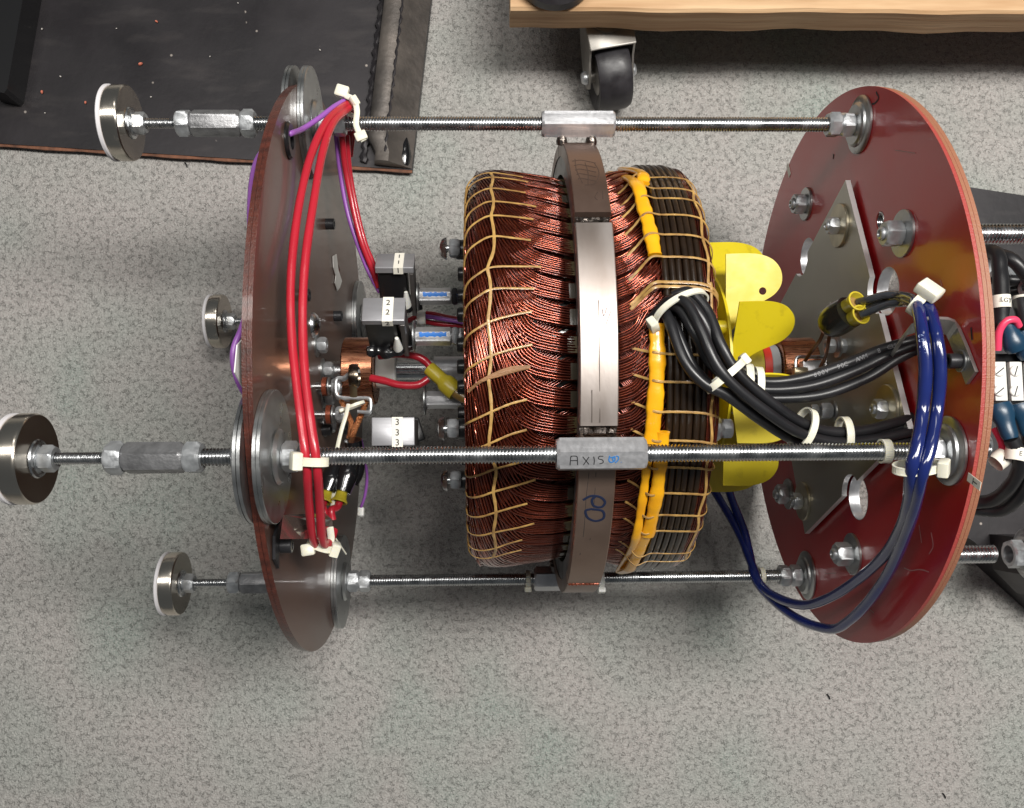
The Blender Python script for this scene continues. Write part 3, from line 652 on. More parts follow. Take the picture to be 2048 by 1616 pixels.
cp = WX(1922, 722, XR_ - .0029); place('flat_washer', me_w_small, br, Mdir(cp, (-1, 0, 0)) @ Matrix.Scale(.72, 4)); place('socket_screw', me_cs, br, Mdir(cp, (-1, 0, 0)) @ Matrix.Translation((0, 0, .0014)))
bl = place('clear_cable_bracket', None, frame, Matrix.Translation((-.17, -.15, .38)))
lex = mat('smoked_plastic_bracket', (.10, .075, .065), 0, .15, coat=1)
pc = [WX(554, 1125, XL + .0015), WX(552, 1075, XL + .0015), WX(570, 1030, XL + .0015)]
strip('bracket_strip', [WX(552, 1128, XL + .0018), WX(552, 1082, XL + .0018), WX(566, 1040, XL + .003)], .014, .002, darkst, bl, (.0, .5, .8))
zz = .375
m_ = MB(); q_ = [WX(566, 1030, XL + .012), W(650, 1026, .36), W(664, 1040, .355), W(668, 1078, .345), W(640, 1080, .345), WX(560, 1078, XL + .012)]
m_.grid([q_, [p - Vector((0, 0, .002)) for p in q_]], closed_u=True); m_.face(q_); m_.face([p - Vector((0, 0, .002)) for p in q_][::-1]); obj('bracket_tray', m_, lex, bl, smooth=0)
sc = WX(562, 1092, XL + .003); place('socket_screw', me_cs, bl, Mdir(sc, (1, 0, 0)))
# second steel washer stack screws through the brown disc edge (left side)
for u, v in ((503, 1090), (505, 1100)):
    pass

# ------------------------------------------------------------------ stator with copper winding
st = thing('wound_stator', 'big varnished copper wound stator ring laced with cord in the middle of the frame', 'stator', (.055, 0, .07))
def SR(th): return Matrix.Translation((0, 0, .25)) @ Matrix.Rotation(-th, 4, 'X')
def loc(r, th, x): return Vector((x, r * math.sin(th), r * math.cos(th)))
KX = [.043, .030, .013, .003, -.003, -.011, -.0165, -.0205, -.0260, -.0315, -.0355, -.0378, -.0384, -.0382, -.037]
KD = [0, .35, 1.5, 3.0, 4.6, 8.7, 14, 19.3, 27, 36, 46, 56, 66, 76, 86]
KR = [.1712, .1742, .1766, .1780, .1788, .1796, .1802, .1804, .1801, .1786, .1755, .170, .160, .147, .130]
DG = PI / 180
PITCH = 360 / 54
def strand_path(j, nj, layer, side, rnd):
    f = j / (nj - 1)                                   # 0 = upper edge of the bundle, 1 = lower edge
    sh = .0140 * (1 - f) - .002
    th0 = (.5 - f - layer * .06) * PITCH * .66
    pts = []
    for i, (x, d, r) in enumerate(zip(KX, KD, KR)):
        k = min(1, i / 5); D = d + rnd.uniform(-.10, .10)
        xx = x + sh * k * (1 - max(0, (i - 10)) / 5 * .8) + rnd.uniform(-.0002, .0002)
        rr_ = np.interp(-xx, [-q for q in KX], KR) if i < 11 else r
        rr_ = rr_ - .000085 * min(d, 50) + (.0018 * (f - .5)) * (.4 + .6 * k) - layer * .0021 + rnd.uniform(-.00025, .00025)
        if side > 0:
            dd = .043 - xx; xr = .0685 + (dd * .56 if dd < .04 else .0224 + (dd - .04) * 1.32)
            rr_ = rr_ + .0005; xx = xr
        pts.append(loc(rr_, (th0 + D) * DG, xx))
    return spline(pts, 2)
bund = {}
for side in (-1, 1):
    for var in range(3):
        rnd = random.Random(10 * side + var); mb = MB(); nj = 8
        for layer in (1, 0):
            for j in range(nj):
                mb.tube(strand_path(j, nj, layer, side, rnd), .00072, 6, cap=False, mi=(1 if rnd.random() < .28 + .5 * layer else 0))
        bund[side, var] = mb.mesh('wire_bundle', [wirem, wirem2], 180)
    rnd = random.Random(99 + side); mb = MB()
    for j in range(9):
        pts = []
        for i in range(9):
            x = KX[i]; xx = x if side < 0 else .0685 + (.043 - x) * .56
            pts.append(loc(KR[i] - .0062 + rnd.uniform(-.0002, .0002), (-(KD[i] * 2.2 + i * 1.2) + (j / 8 - .5) * PITCH * .8) * DG, xx))
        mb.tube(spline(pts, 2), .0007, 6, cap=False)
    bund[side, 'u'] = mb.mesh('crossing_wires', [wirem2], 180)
lm = MB(); rows = []
for x in (.026, .0275, .0415, .045):
    pass
def arcbox(r0, r1, a0, a1, x0, x1, n=4):
    mb = MB(); rows = [[loc(r0, a0 + (a1 - a0) * i / n, x0), loc(r1, a0 + (a1 - a0) * i / n, x0), loc(r1, a0 + (a1 - a0) * i / n, x1), loc(r0, a0 + (a1 - a0) * i / n, x1)] for i in range(n + 1)]
    mb.grid(rows, closed_u=True); mb.face(rows[0][::-1]); mb.face(rows[-1]); return mb
hp = PITCH * DG * .31
liner_me = [arcbox(.160, .1722 + .0005 * k, -hp, hp * .95, .0362 + .0010 * k, .0745 - .0006 * k).mesh('slot_liner', liner if k != 2 else mat('dark_slot_liner', (.05, .04, .025), 0, .25, coat=.7), 20) for k in range(3)]
th_b = thv(1140, 742, .172)
for s in range(54):
    t = th_b + s * PITCH * DG + random.uniform(-.004, .004)
    place('wire_bundle', bund[-1, s % 3], st, SR(t)); place('wire_bundle', bund[1, (s + 1) % 3], st, SR(t))
    if s % 1 == 0:
        place('crossing_wires', bund[-1, 'u'], st, SR(t + .03)); place('crossing_wires', bund[1, 'u'], st, SR(t + .03))
    place('slot_liner', liner_me[random.choice((0, 0, 1, 2, 2))], st, SR(t))
cb = MB(); cb.lathe([(.100, -.033), (.150, -.033), (.163, -.022), (.1655, .0), (.1640, .035), (.1640, .085), (.1655, .10), (.163, .128), (.150, .140), (.100, .140), (.100, -.033)], 96, cap=False)
place('core', cb.mesh('core', corem, 40), st, AX(0))
# ring of strands at the fan end
mb = MB(); rnd = random.Random(5)
for j in range(16):
    r0 = .1815 - (j // 8) * .0016; xo = .1372 + (j % 8) * .00125; rr0 = r0 - max(0, (j % 8) - 3) ** 1.6 * .00045
    ph = rnd.uniform(0, 6)
    mb.tube([loc(rr0 + .0004 * math.sin(3 * a + ph), a, xo + .0009 * math.sin(5 * a + ph) + .0006 * math.sin(13 * a)) for a in [2 * PI * i / 120 for i in range(120)]], .0007, 6, closed=True, mi=j % 2)
place('end_wire_ring', mb.mesh('end_wire_ring', [wirem, wirem2], 180), st, SR(0))
# varnished black leads wound round the fan end
for j in range(6):
    mb = MB(); rnd = random.Random(40 + j); ph = rnd.uniform(0, 6)
    mb.tube([loc(.1822 + (.0002 * math.sin(9 * a + ph)) - (.0012 if j == 5 else 0), a, .1095 + j * .00515 + .0003 * math.sin(4 * a + ph)) for a in [2 * PI * i / 144 for i in range(144)]], .00262, 10, closed=True)
    place('black_lead_wire', mb.mesh('black_lead_wire', blackwire, 180), st, SR(0))
# yellow sleeves
def sleeve(v0, v1, x, dx=0, r=.1858, w=.0052, u=1310, name='yellow_sleeve', fl=.5, seed=0):
    t0 = cyl(u, v0, .185)[1]; t1 = cyl(u, v1, .185)[1]; n = 40; rnd = random.Random(seed)
    pts = [pol(r + .0006 * math.sin(i * .5 + seed), t0 + (t1 - t0) * i / n, x + dx * i / n + .0007 * math.sin(i * .35 + seed)) for i in range(n + 1)]
    mb = MB(); mb.tube(pts, lambda i: w * (1 + .10 * math.sin(i * .6 + seed) + .05 * math.sin(i * 1.7)), 14, flat=fl, up=lambda i: Vector((0, pts[i].y, pts[i].z - .25)))
    return obj(name, mb, yellowslv, st, smooth=60)
u_ = 1285
def tv(u, v): return cyl(u, v, .185)[1]
def sleeve2(pts, w, seed, fl=.5, r=.1858):
    pp = spline([pol(r, t, x) for x, t in pts], 10); mb = MB()
    mb.tube(pp, lambda i: w * (1 + .08 * math.sin(i * .6 + seed) + .05 * math.sin(i * 1.7 + seed)), 14, flat=fl, up=lambda i: Vector((0, pp[i].y, pp[i].z - .25)))
    return obj('yellow_sleeve', mb, yellowslv, st, smooth=60)
sleeve2([(.0955, 88 * DG), (.0965, tv(1275, 365)), (.0985, tv(1292, 410)), (.1005, tv(1305, 460)), (.1020, tv(1318, 511))], .0056, 1)
sleeve2([(.1035, 84 * DG), (.1040, tv(1288, 350)), (.1030, tv(1298, 372))], .0050, 5, r=.1868)
sleeve2([(.1000, tv(1318, 648)), (.0998, tv(1315, 720)), (.0985, tv(1312, 800)), (.0970, tv(1310, 885))], .0060, 2)
sleeve2([(.1050, tv(1325, 862)), (.1045, tv(1325, 930)), (.1040, tv(1320, 1000)), (.1025, tv(1310, 1068))], .0052, 3, r=.1866)
sleeve2([(.0950, tv(1300, 885)), (.0945, tv(1300, 950)), (.0940, tv(1295, 1020)), (.0935, tv(1285, 1085)), (.094, -85 * DG)], .0034, 4)
sleeve2([(.1010, tv(1310, 1068)), (.0985, -72 * DG), (.0960, -84 * DG)], .0050, 6)
# lacing cords
def cord(pts, w=.0009, m=cordm, fl=.45, n=6, name='lacing_cord'):
    pp = spline(pts, n); mb = MB()
    mb.tube(pp, lambda i: w * (1 + .12 * math.sin(i * 1.9)), 6, flat=fl, up=lambda i: Vector(((-.5 if pp[i].x < .05 else .5) * (1 if abs(pp[i].x - .055) > .08 else 0) * .1, pp[i].y, pp[i].z - .25)))
    return obj(name, mb, m, st, smooth=60)
LV = [350, 359, 381, 407, 435, 476, 537, 580, 642, 710, 758, 820, 881, 936, 980, 1022, 1061, 1093, 1110]
jt = []
for i, v in enumerate(LV):
    t = cyl(985, v, .181)[1]; jt.append((t, v)); up_ = (1.5 if v > 640 else .2 if v > 500 else -.4) * DG + random.uniform(-.004, .004); xe = random.uniform(.004, .018)
    wd_ = .0009
    if v == 758: continue
    if v > 1090: xe = .004
    cord([pol(.1800, t + up_ * 1.6, xe), pol(.1818, t + up_, xe - .012), pol(.1830, t, -.0185), pol(.1822, t - 1.6 * DG, -.0290), pol(.1775, t - 3.2 * DG, -.0370), pol(.168, t - 4.8 * DG, -.0402), pol(.145, t - 8 * DG, -.0405)], wd_)
t = cyl(985, 750, .181)[1]
pp = [pol(.1812, t + 1.8 * DG, .008), pol(.1822, t + 1.3 * DG, -.004), pol(.1832, t, -.0175), pol(.1824, t - 1.5 * DG, -.0285), pol(.176, t - 4 * DG, -.0375)]
pp = spline(pp, 6); mb = MB(); mb.tube(pp, lambda i: .0011 + .0014 * math.exp(-((i - 8) / 6)**2), 8, flat=.25, up=lambda i: Vector((0, pp[i].y, pp[i].z - .25))); obj('lacing_knot_cord', mb, mat('brown_fibre_cord', (.34, .17, .075), 0, .5, var=.4, vscale=300, bump=.8, bscale=1200, stretch=(.2, 1, 1)), st)
pz = []
for i, (t, v) in enumerate(jt):
    pz.append(pol(.1828, t, -.0185 - (.003 if 500 < v < 900 else 0) + (.0012 if i % 2 else -.0008)))
    if i + 1 < len(jt): pz.append(pol(.1822, (t + jt[i + 1][0]) / 2, -.0185 - (.003 if 500 < v < 900 else 0) + .0005))
cord(pz, .0013, fl=.6, n=3)
RV = [352, 374, 394, 427, 467, 512, 563, 572, 708, 764, 824, 882, 936, 988, 1032, 1064, 1109, 1125]
jr = []
for i, v in enumerate(RV):
    t = cyl(1345, v, .187)[1]; jr.append(t); dn_ = random.uniform(1.2, 2.2) * DG
    if v > 640: l0 = (1.0 * DG)
    elif v > 500: l0 = -2.5 * DG
    else: l0 = -2.2 * DG
    w_ = .0013 if v in (563, 572) else .0010
    cord([pol(.1765, t + l0 * 1.8, .083), pol(.1805, t + l0, .090), pol(.1895, t + l0 * .3, .0985), pol(.1860, t, .1095), pol(.1862, t - .1 * DG, .122), pol(.1858, t - .4 * DG, .134), pol(.1835, t - 1.2 * DG, .1430), pol(.174, t - 2.5 * DG, .1490), pol(.155, t - 4 * DG, .150)], w_)
cord([pol(.1842, (a + .0), .1408 + (.0012 if i % 2 else -.0008)) for i, a in enumerate(jr)], .0012, n=4)
# end fittings on the brush side
mb = MB(); mb.lathe([(.090, -.0415), (.112, -.0415), (.1135, -.040), (.1135, -.036), (.090, -.036), (.090, -.0415)], 72, cap=False)
place('end_ring', mb.mesh('end_ring', darkst, 35), st, AX(0))
capm = MB().lathe([(.0085, 0), (.0085, .008), (.0075, .0095), (.003, .0098), (.003, .007), (0, .007)], 20, cap=False).mesh('black_end_nut', blackp, 35)
for v_ in (548, 600, 640, 700, 742, 780, 830, 915, 955, 985, 1010):
    y = W(938, v_, .33).y
    for rho in (.108,):
        if abs(y) < rho:
            t = math.asin(y / rho); place('black_end_nut', capm, st, Matrix.Translation(pol(rho, t, -.0405)) @ Mdir((0, 0, 0), (-1, 0, 0)) @ Matrix.Scale(.72, 4))
cbm = MB().lathe([(0, .0055), (.0045, .005), (.008, .0032), (.0095, 0), (.0098, -.0005), (.004, -.001), (.0032, -.001), (.0032, -.012)], 28, cap=False).mesh('carriage_bolt', zinc, 50)
for (u, v, z) in ((917, 497, .32), (915, 857, .365), (915, 960, .31)):
    p = W(u, v, z); p.x = -.058
    place('carriage_bolt', cbm, st, Matrix.Translation(p) @ Mdir((0, 0, 0), (-1, 0, 0))); place('square_nut', nut_c, st, Matrix.Translation(p + Vector((.003, 0, 0))) @ Mdir((0, 0, 0), (1, 0, 0), .5))
    place('bolt_spacer', capm, st, Matrix.Translation(p + Vector((.018, 0, -.004))) @ Mdir((0, 0, 0), (-1, 0, 0)))
for (u, v, z) in ((1428, 857, .365),):
    p = W(u, v, z); p.x = .1485
    place('hex_nut', nut_b, st, Matrix.Translation(p) @ Mdir((0, 0, 0), (1, 0, 0), .2)); place('hex_nut', nut_m, st, Matrix.Translation(p + Vector((.0145, 0, 0))) @ Mdir((0, 0, 0), (1, 0, 0), .6) @ Matrix.Scale(.8, 4))

# ------------------------------------------------------------------ rotor: shaft, slip rings, fan
ro = thing('rotor_shaft', 'steel rotor shaft with copper slip rings and yellow paddle fan, running through the stator', 'rotor', (.05, 0, .13))
def axl(name, prof, m, n=64, parent=ro, rf=None): return place(name, MB().lathe(prof, n, cap=False, rf=rf).mesh(name, m, 35), parent, AX(0))
axl('shaft', [(0, -.172), (.0092, -.172), (.0092, .300), (0, .300)], zinc, 48)
axl('slip_ring', [(.009, -.1545), (.0300, -.1545), (.0312, -.1535), (.0312, -.1270), (.0300, -.1260), (.009, -.1260)], copper)
axl('nylon_collar', [(.009, -.1255), (.0155, -.1255), (.0160, -.1245), (.0160, -.1080), (.0150, -.1070), (.009, -.1070)], nylonw)
axl('shaft_sleeve', [(.009, -.072), (.0130, -.072), (.0130, -.045), (.009, -.045)], alu)
axl('slip_ring', [(.009, .2475), (.0280, .2475), (.0290, .2485), (.0290, .2800), (.0280, .2810), (.009, .2810)], copper)
axl('hub_collar', [(.009, .2385), (.0215, .2385), (.0222, .2392), (.0222, .2465), (.009, .2465)], mat('grey_nylon_collar', (.42, .44, .46), .1, .35))
axl('red_tape_ring', [(.009, .2310), (.0240, .2310), (.0240, .2380), (.009, .2380)], redtape)
fan = place('paddle_fan', None, ro, AX(.17))
axl('fan_hub', [(.009, .183), (.0215, .183), (.0240, .186), (.0240, .2305), (.009, .2305)], yellowpl, parent=fan)
def gear(a, r): return r
# back plate, scalloped
outl = circle(0, 0, .088, 72)
place('fan_plate', plate_holes('fan_plate', outl, [circle(0, 0, .0095, 24)], .0022, yellowpl), fan, AX(.181))
place('fan_flange', MB().lathe([(.030, .1690), (.088, .1690), (.089, .1700), (.089, .1715), (.030, .1715), (.030, .1690)], 72, cap=False).mesh('fan_flange', yellowpl, 35), fan, AX(0))
for k in range(4):
    t = math.radians(20 + 90 * k); place('fan_spacer', MB().lathe([(.006, .148), (.006, .181)], 20).mesh('fan_spacer', yellowpl, 40), fan, AX(0) @ Matrix.Translation((*axy(.078, t), 0)))
# blades: local a = axial, b = tangential; bent up from the plate
bo = [(0, .031), (.020, .0315), (.032, .030), (.041, .026), (.047, .019), (.049, .011), (.0475, .003), (.042, -.004), (.034, -.009), (.024, -.014), (.016, -.020), (.010, -.027), (.006, -.034), (0, -.036)]
bop = [(p.x, p.y) for p in spline([Vector((a, b, 0)) for a, b in bo], 3)]
blade_me = plate_holes('fan_blade', bop, [], .0016, yellowpl); blade_h = plate_holes('fan_blade', bop, [circle(.032, -.001, .0033, 16)], .0016, yellowpl)
for k in range(12):
    t = math.radians(21 + 30 * k); tilt = math.radians(58)
    if math.sin(t) < -.3: tilt = math.radians(180 - 58)
    n_ = Vector((0, math.sin(t - tilt), math.cos(t - tilt))); tn = Vector((0, math.cos(t - tilt), -math.sin(t - tilt))); c = pol(.1165, t, .1835) - tn * .031
    M = Matrix.Translation(c) @ Matrix((Vector((1, 0, 0)), tn, Vector((1, 0, 0)).cross(tn))).transposed().to_4x4()
    place('fan_blade', blade_h if k in (1, 8) else blade_me, fan, M)
axl('white_bush', [(.009, .150), (.020, .150), (.021, .152), (.021, .169), (.009, .169)], nylonw)

# ------------------------------------------------------------------ numbered brush blocks on the stator
capal = mat('satin_aluminium_cap', (.38, .38, .40), .5, .48, var=.12, vscale=200, stretch=(.1, 1, 1), bump=.1, bscale=700)
def block(num, u, v, z, tilt, lab, st_uv, st_z, uw):
    c = W(u, v, z); n = Vector((0, math.sin(tilt), math.cos(tilt))); up = Vector((0, math.cos(tilt), -math.sin(tilt)))
    b = thing('numbered_block', lab, 'terminal block', (c.x, c.y, c.z - .05), 'numbered blocks beside the stator')
    M = Matrix.Translation(c) @ Matrix((Vector((1, 0, 0)), up, n)).transposed().to_4x4()
    L = .034; H = .0225
    m_ = MB(); m_.box(M @ Matrix.Translation((0, 0, -.003)), L, H, .006, .0006); obj('aluminium_cap', m_, capal, b)
    m_ = MB(); m_.box(M @ Matrix.Translation((-.003, .001, -.0265)), L * .76, H * .84, .041, .0012); obj('black_body', m_, blackp, b)
    m_ = MB(); m_.box(M @ Matrix.Translation((L / 2 - .0022, -.001, -.030)), .0040, H * .95, .047, .0005); obj('side_plate', m_, mat('grey_side_plate', (.13, .12, .115), .6, .4), b)
    m_ = MB(); tx = .0035
    m_.box(M @ Matrix.Translation((tx, -.0004, .00015)), .0086, H + .0014, .0005); m_.box(M @ Matrix.Translation((tx, -H / 2 - .0009, -.0028)), .0086, .0005, .0066); obj('number_tape', m_, paper, b, smooth=0)
    me = text_mesh('printed_number', str(num), .0072, ink, bold=.00008)
    for yy in ((.0058, -.0036) if num < 3 else (.0074, -.0010, -.0090)): place('printed_number', me, b, M @ Matrix.Translation((tx, yy, .00055)))
    if num < 3: place('printed_number', me, b, M @ Matrix.Translation((tx, -H / 2 - .0013, -.0024)) @ Matrix.Rotation(PI / 2, 4, 'X'))
    # lower clamp, cone screw and shrink tubed lug
    m_ = MB(); m_.lathe([(0, .008), (.0016, .007), (.0042, -.006), (.0042, -.010)], 16, M @ Matrix.Translation((.0085, -H / 2 + .001, -.034)), cap=False); obj('cone_tip', m_, nylonw, b)
    m_ = MB(); pts = [M @ Vector(p) for p in ((.012, -H / 2 + .002, -.043), (.002, -H / 2 - .002, -.046), (-.008, -H / 2 + .001, -.047), (-.018, -H / 2 - .001, -.044))]
    m_.tube(spline(pts, 5), lambda i: .0045 + .0012 * math.sin(i * 1.1), 10, flat=.6); obj('shrink_tube_lug', m_, blackgl, b)
    m_ = MB(); m_.box(M @ Matrix.Translation((.011, 0, -.047)) @ Matrix.Rotation(.3, 4, 'Z'), .018, .020, .006, .001); obj('lower_clamp', m_, blackp, b)
    # stand off to the stator
    s0 = W(st_uv[0], st_uv[1], st_z); s1 = W(st_uv[2], st_uv[1], st_z)
    Ls = s1.x - s0.x; D = Mdir(s0, (1, 0, 0), .16)
    hx = nut_mesh('hex_standoff', .0135, Ls, .003, alu, .0008)
    place('hex_standoff', hx, b, D); place('stand_off_washer', washer(.0135, .0012), b, D @ Matrix.Translation((0, 0, -.0014)))
    place('lock_nut', nut_mesh('lock_nut', .0140, .0055, .003, darkst if num != 2 else zincn), b, D @ Matrix.Translation((0, 0, Ls + .0004)) @ Matrix.Rotation(.3, 4, 'Z'))
    m_ = MB(); m_.lathe([(.003, Ls), (.003, -.046 - s0.x)], 12, D); obj('stand_off_screw', m_, zinc, b)
    place('hex_standoff', nut_mesh('hex_standoff', .012, -.043 - s0.x - Ls - .007, .003, alu, .0008), b, D @ Matrix.Translation((0, 0, Ls + .0062)))
    if num < 3:
        nn = max([D.to_3x3() @ Vector((math.cos(j * PI / 3), math.sin(j * PI / 3), 0)) for j in range(6)], key=lambda q: q.z)
        upv = nn.cross(Vector((1, 0, 0))); upv = upv if upv.y > 0 else -upv
        mb = MB(); p0 = s0 + nn * .0068 + upv * .0016
        mb.tube([p0 + Vector((.004 + i * (Ls - .008) / 20, 0, 0)) + upv * .0002 * math.sin(i * 2) for i in range(21)], lambda i: .0018 + .0004 * math.sin(i * 1.3), 8, flat=.06, up=nn); obj('blue_ink_stripe', mb, mat('bright_blue_ink', (.03, .22, .75), 0, .4), b)
    return b
block(1, 790, 521, .290, math.radians(42), 'block with tape reading 1 1 1, rearmost of the three beside the stator', (838, 593, 903), .265, 0)
block(2, 767, 618, .362, math.radians(24), 'block with tape reading 2 2 2, nearest the left copper ring', (830, 673, 903), .325, 0)
block(3, 786, 863, .358, math.radians(-3), 'block with tape reading 3 3 3, just above the near threaded rod', (852, 800, 925), .285, 0)

# ------------------------------------------------------------------ brush holders
def bent(name, pts, r, m, parent, fl=.35, up=(0, 0, 1), n=5, w8=8): 
    pp = spline(pts, n); mb = MB(); mb.tube(pp, r, w8, flat=fl, up=up); return obj(name, mb, m, parent)
bh = thing('brush_holder', 'spring brush holder with bent metal frame riding on the left copper ring', 'brush holder', tuple(W(705, 790, .27)))
for z, dv in ((.300, 0), (.288, 4)):
    bent('holder_frame', [W(720, 742 + dv, z), W(700, 746 + dv, z), W(688, 755 + dv, z), W(674, 757 + dv, z), W(671, 775 + dv, z), W(674, 790 + dv, z), W(684, 795 + dv, z), W(705, 796 + dv, z), W(735, 796 + dv, z), W(741, 802 + dv, z), W(741, 818 + dv, z), W(736, 824 + dv, z), W(715, 823 + dv, z)], .0016, zincn, bh, fl=1.0)
cc = W(709, 753, .300)
mb = MB(); sp_ = [cc + Vector((.0, .0105 * math.cos(a) * (1 - a * .03), .0105 * math.sin(a) * (1 - a * .03))) for a in [i * PI / 9 for i in range(26)]]
mb.tube(sp_, .0040, 8, flat=.16, up=lambda i: sp_[i] - cc); obj('coil_spring', mb, mat('blued_spring_steel', (.16, .13, .10), 1, .25), bh)
bent('spring_tail', [cc + Vector((0, -.009, .006)), W(707, 790, .302), W(707, 806, .298)], .0033, mat('brass_tail', (.42, .34, .22), 1, .35), bh, fl=.2)
for i, (u, v) in enumerate(((664, 773), (672, 829))):
    p = W(u, v, .29); M = Matrix.Translation(p) @ Mdir((0, 0, 0), (1, 0, 0), .2); place('flat_washer', me_w_small, bh, M @ Matrix.Translation((0, 0, -.003)) @ Matrix.Scale(.8, 4)); place('hex_nut', nut_s, bh, M)
    m_ = MB(); m_.lathe([(.0085, 0), (.0085, .004)], 20, Mdir(p - Vector((.008, 0, 0)), (1, 0, 0))); obj('red_fibre_washer', m_, rust, bh)
    m_ = MB(); m_.lathe([(.0035, 0), (.0035, .030)], 14, Mdir(p - Vector((.024, 0, 0)), (1, 0, 0))); obj('holder_stud', m_, zinc, bh)
def twist(name, pts, r, m, parent, strands=3, n=14, tw=.9):
    pp = spline(pts, n); mb = MB()
    for s_ in range(strands):
        q = []
        for i, p in enumerate(pp):
            a = i * tw + s_ * 2 * PI / strands; T = (pp[min(i + 1, len(pp) - 1)] - pp[max(i - 1, 0)]).normalized(); N0 = T.cross(Vector((0, 0, 1))).normalized(); B0 = T.cross(N0)
            q.append(p + r * .6 * (math.cos(a) * N0 + math.sin(a) * B0))
        mb.tube(q, r * .62, 6)
    return obj(name, mb, m, parent)
twist('copper_braid', [W(733, 803, .293), W(726, 820, .29), W(716, 845, .292), W(706, 870, .295), W(700, 905, .29)], .0024, braid, bh)
twist('copper_braid', [W(682, 800, .288), W(692, 822, .29), W(702, 845, .29), W(700, 868, .288), W(694, 900, .288)], .0022, braid, bh)
bh2 = thing('brush_holder', 'brush holder half hidden under the black cables beside the right copper ring', 'brush holder', tuple(W(1620, 735, .27)))
z = .300
bent('holder_frame', [W(1592, 745, z), W(1592, 722, z), W(1598, 714, z), W(1620, 714, z), W(1648, 714, z), W(1652, 722, z), W(1650, 745, z)], .0016, zinc, bh2, fl=1)
m_ = MB(); m_.box(Matrix.Translation(W(1600, 742, .300)), .012, .006, .008, .0008); obj('brass_clamp', m_, mat('dull_brass', (.50, .44, .30), .9, .35), bh2)
m_ = MB(); m_.box(Matrix.Translation(W(1627, 735, .292)), .022, .012, .010, .001); obj('brush_body', m_, alu, bh2)
for u, v, z in ((1668, 692, .30),):
    p = W(u, v, z); M = Matrix.Translation(p) @ Mdir((0, 0, 0), (-1, 0, 0), .4)
    for j, (nm, me, o_) in enumerate((('hex_nut', nut_s, 0), ('flat_washer', me_w_small, -.004), ('hex_nut', nut_s, -.010))): place(nm, me, bh2, M @ Matrix.Translation((0, 0, o_)))
    m_ = MB(); m_.lathe([(.0092, 0), (.0092, .003)], 20, Mdir(p + Vector((.012, 0, 0)), (1, 0, 0))); obj('red_fibre_washer', m_, rust, bh2)
    m_ = MB(); m_.lathe([(.0068, 0), (.0068, .012)], 20, Mdir(p + Vector((.0155, 0, 0)), (1, 0, 0))); obj('grey_spacer', m_, mat('grey_spacer', (.4, .42, .44), .1, .4), bh2)
p = W(1640, 822, .29); M = Matrix.Translation(p) @ Mdir((0, 0, 0), (1, 0, 0), .4) @ Matrix.Scale(.72, 4); place('hex_nut', nut_b, bh2, M); place('flat_washer', me_w_small, bh2, M @ Matrix.Translation((0, 0, .015)) @ Matrix.Scale(1.3, 4)); place('hex_nut', nut_m, bh2, M @ Matrix.Translation((0, 0, -.012)) @ Matrix.Scale(.8, 4))
for pts in ([W(1650, 655, .345), W(1640, 680, .335), W(1625, 700, .32), W(1610, 722, .31)], [W(1660, 658, .345), W(1656, 690, .33), W(1650, 715, .31), W(1640, 735, .30)]):
    bent('enamelled_tail', pts, .0016, mat('brown_enamel_wire', (.16, .06, .025), .6, .3, coat=.5), bh2, fl=1)

# ------------------------------------------------------------------ cables
def cable(name, label, pts, r, m, cat='cable', group=None, n=8, sides=12):
    mb = MB(); pp = spline(uvz(pts) if not isinstance(pts[0], Vector) else pts, n); mb.tube(pp, lambda i: r * (1 + .025 * math.sin(i * .37) + .015 * math.sin(i * 1.13)), sides)
    return tag(obj(name, mb, m, smooth=80), label, cat, group)
G1 = 'red and purple wires on the brown disc'
cable('red_cable', 'left one of the two thick red cables lying over the brown disc', [(655, 1060, .385), (636, 1088, .402), (626, 1078, .415), (618, 1010, .445), (613, 930, .474), (602, 840, .474), (592, 760, .468), (584, 680, .460), (581, 590, .455), (586, 500, .447), (600, 400, .432), (622, 310, .412), (652, 245, .388), (684, 215, .364), (702, 208, .350), (706, 222, .335), (697, 262, .305), (692, 310, .28)], .0031, redw, group=G1)
cable('red_cable', 'right one of the two thick red cables over the brown disc', [(668, 1062, .385), (658, 1086, .400), (645, 1082, .415), (640, 1010, .445), (634, 930, .474), (621, 840, .474), (611, 760, .468), (606, 680, .460), (606, 590, .455), (613, 500, .447), (628, 400, .430), (644, 310, .408), (664, 250, .385), (690, 222, .362), (706, 213, .350), (712, 230, .33), (706, 265, .305), (700, 310, .28)], .0031, redw, group=G1)
cable('red_cable', 'red cable running down behind the brown disc to the block taped 1 1 1', [(684, 270, .315), (690, 330, .30), (703, 400, .29), (722, 480, .285), (745, 540, .275), (758, 575, .270)], .0028, redw, group=G1)
cable('red_cable', 'thinner red cable beside the purple wire heading for the block taped 1 1 1', [(694, 270, .31), (698, 330, .295), (709, 400, .285), (728, 480, .28), (750, 535, .272), (765, 570, .268)], .0024, redw, group=G1)
cable('purple_wire', 'purple wire beside the red cable right of the brown disc', [(672, 270, .31), (680, 340, .295), (694, 420, .285), (716, 490, .280), (738, 545, .272), (760, 585, .268)], .0021, purplew, 'wire', G1)
cable('purple_wire', 'purple wire coming out of the black grommet up to the top cable tie', [WX(560, 300, -.190), WX(572, 276, -.179), WX(580, 268, -.171), W(605, 258, .392), W(640, 235, .380), W(668, 214, .368), W(690, 202, .356), W(702, 206, .348)], .0022, purplew, 'wire', G1)
cable('purple_wire', 'purple wire looping out past the upper left rim of the brown disc', [WX(560, 285, -.186), WX(540, 288, -.192), WX(515, 318, -.196), WX(503, 370, -.194), WX(500, 440, -.188), WX(505, 520, -.184)], .0022, purplew, 'wire', G1)
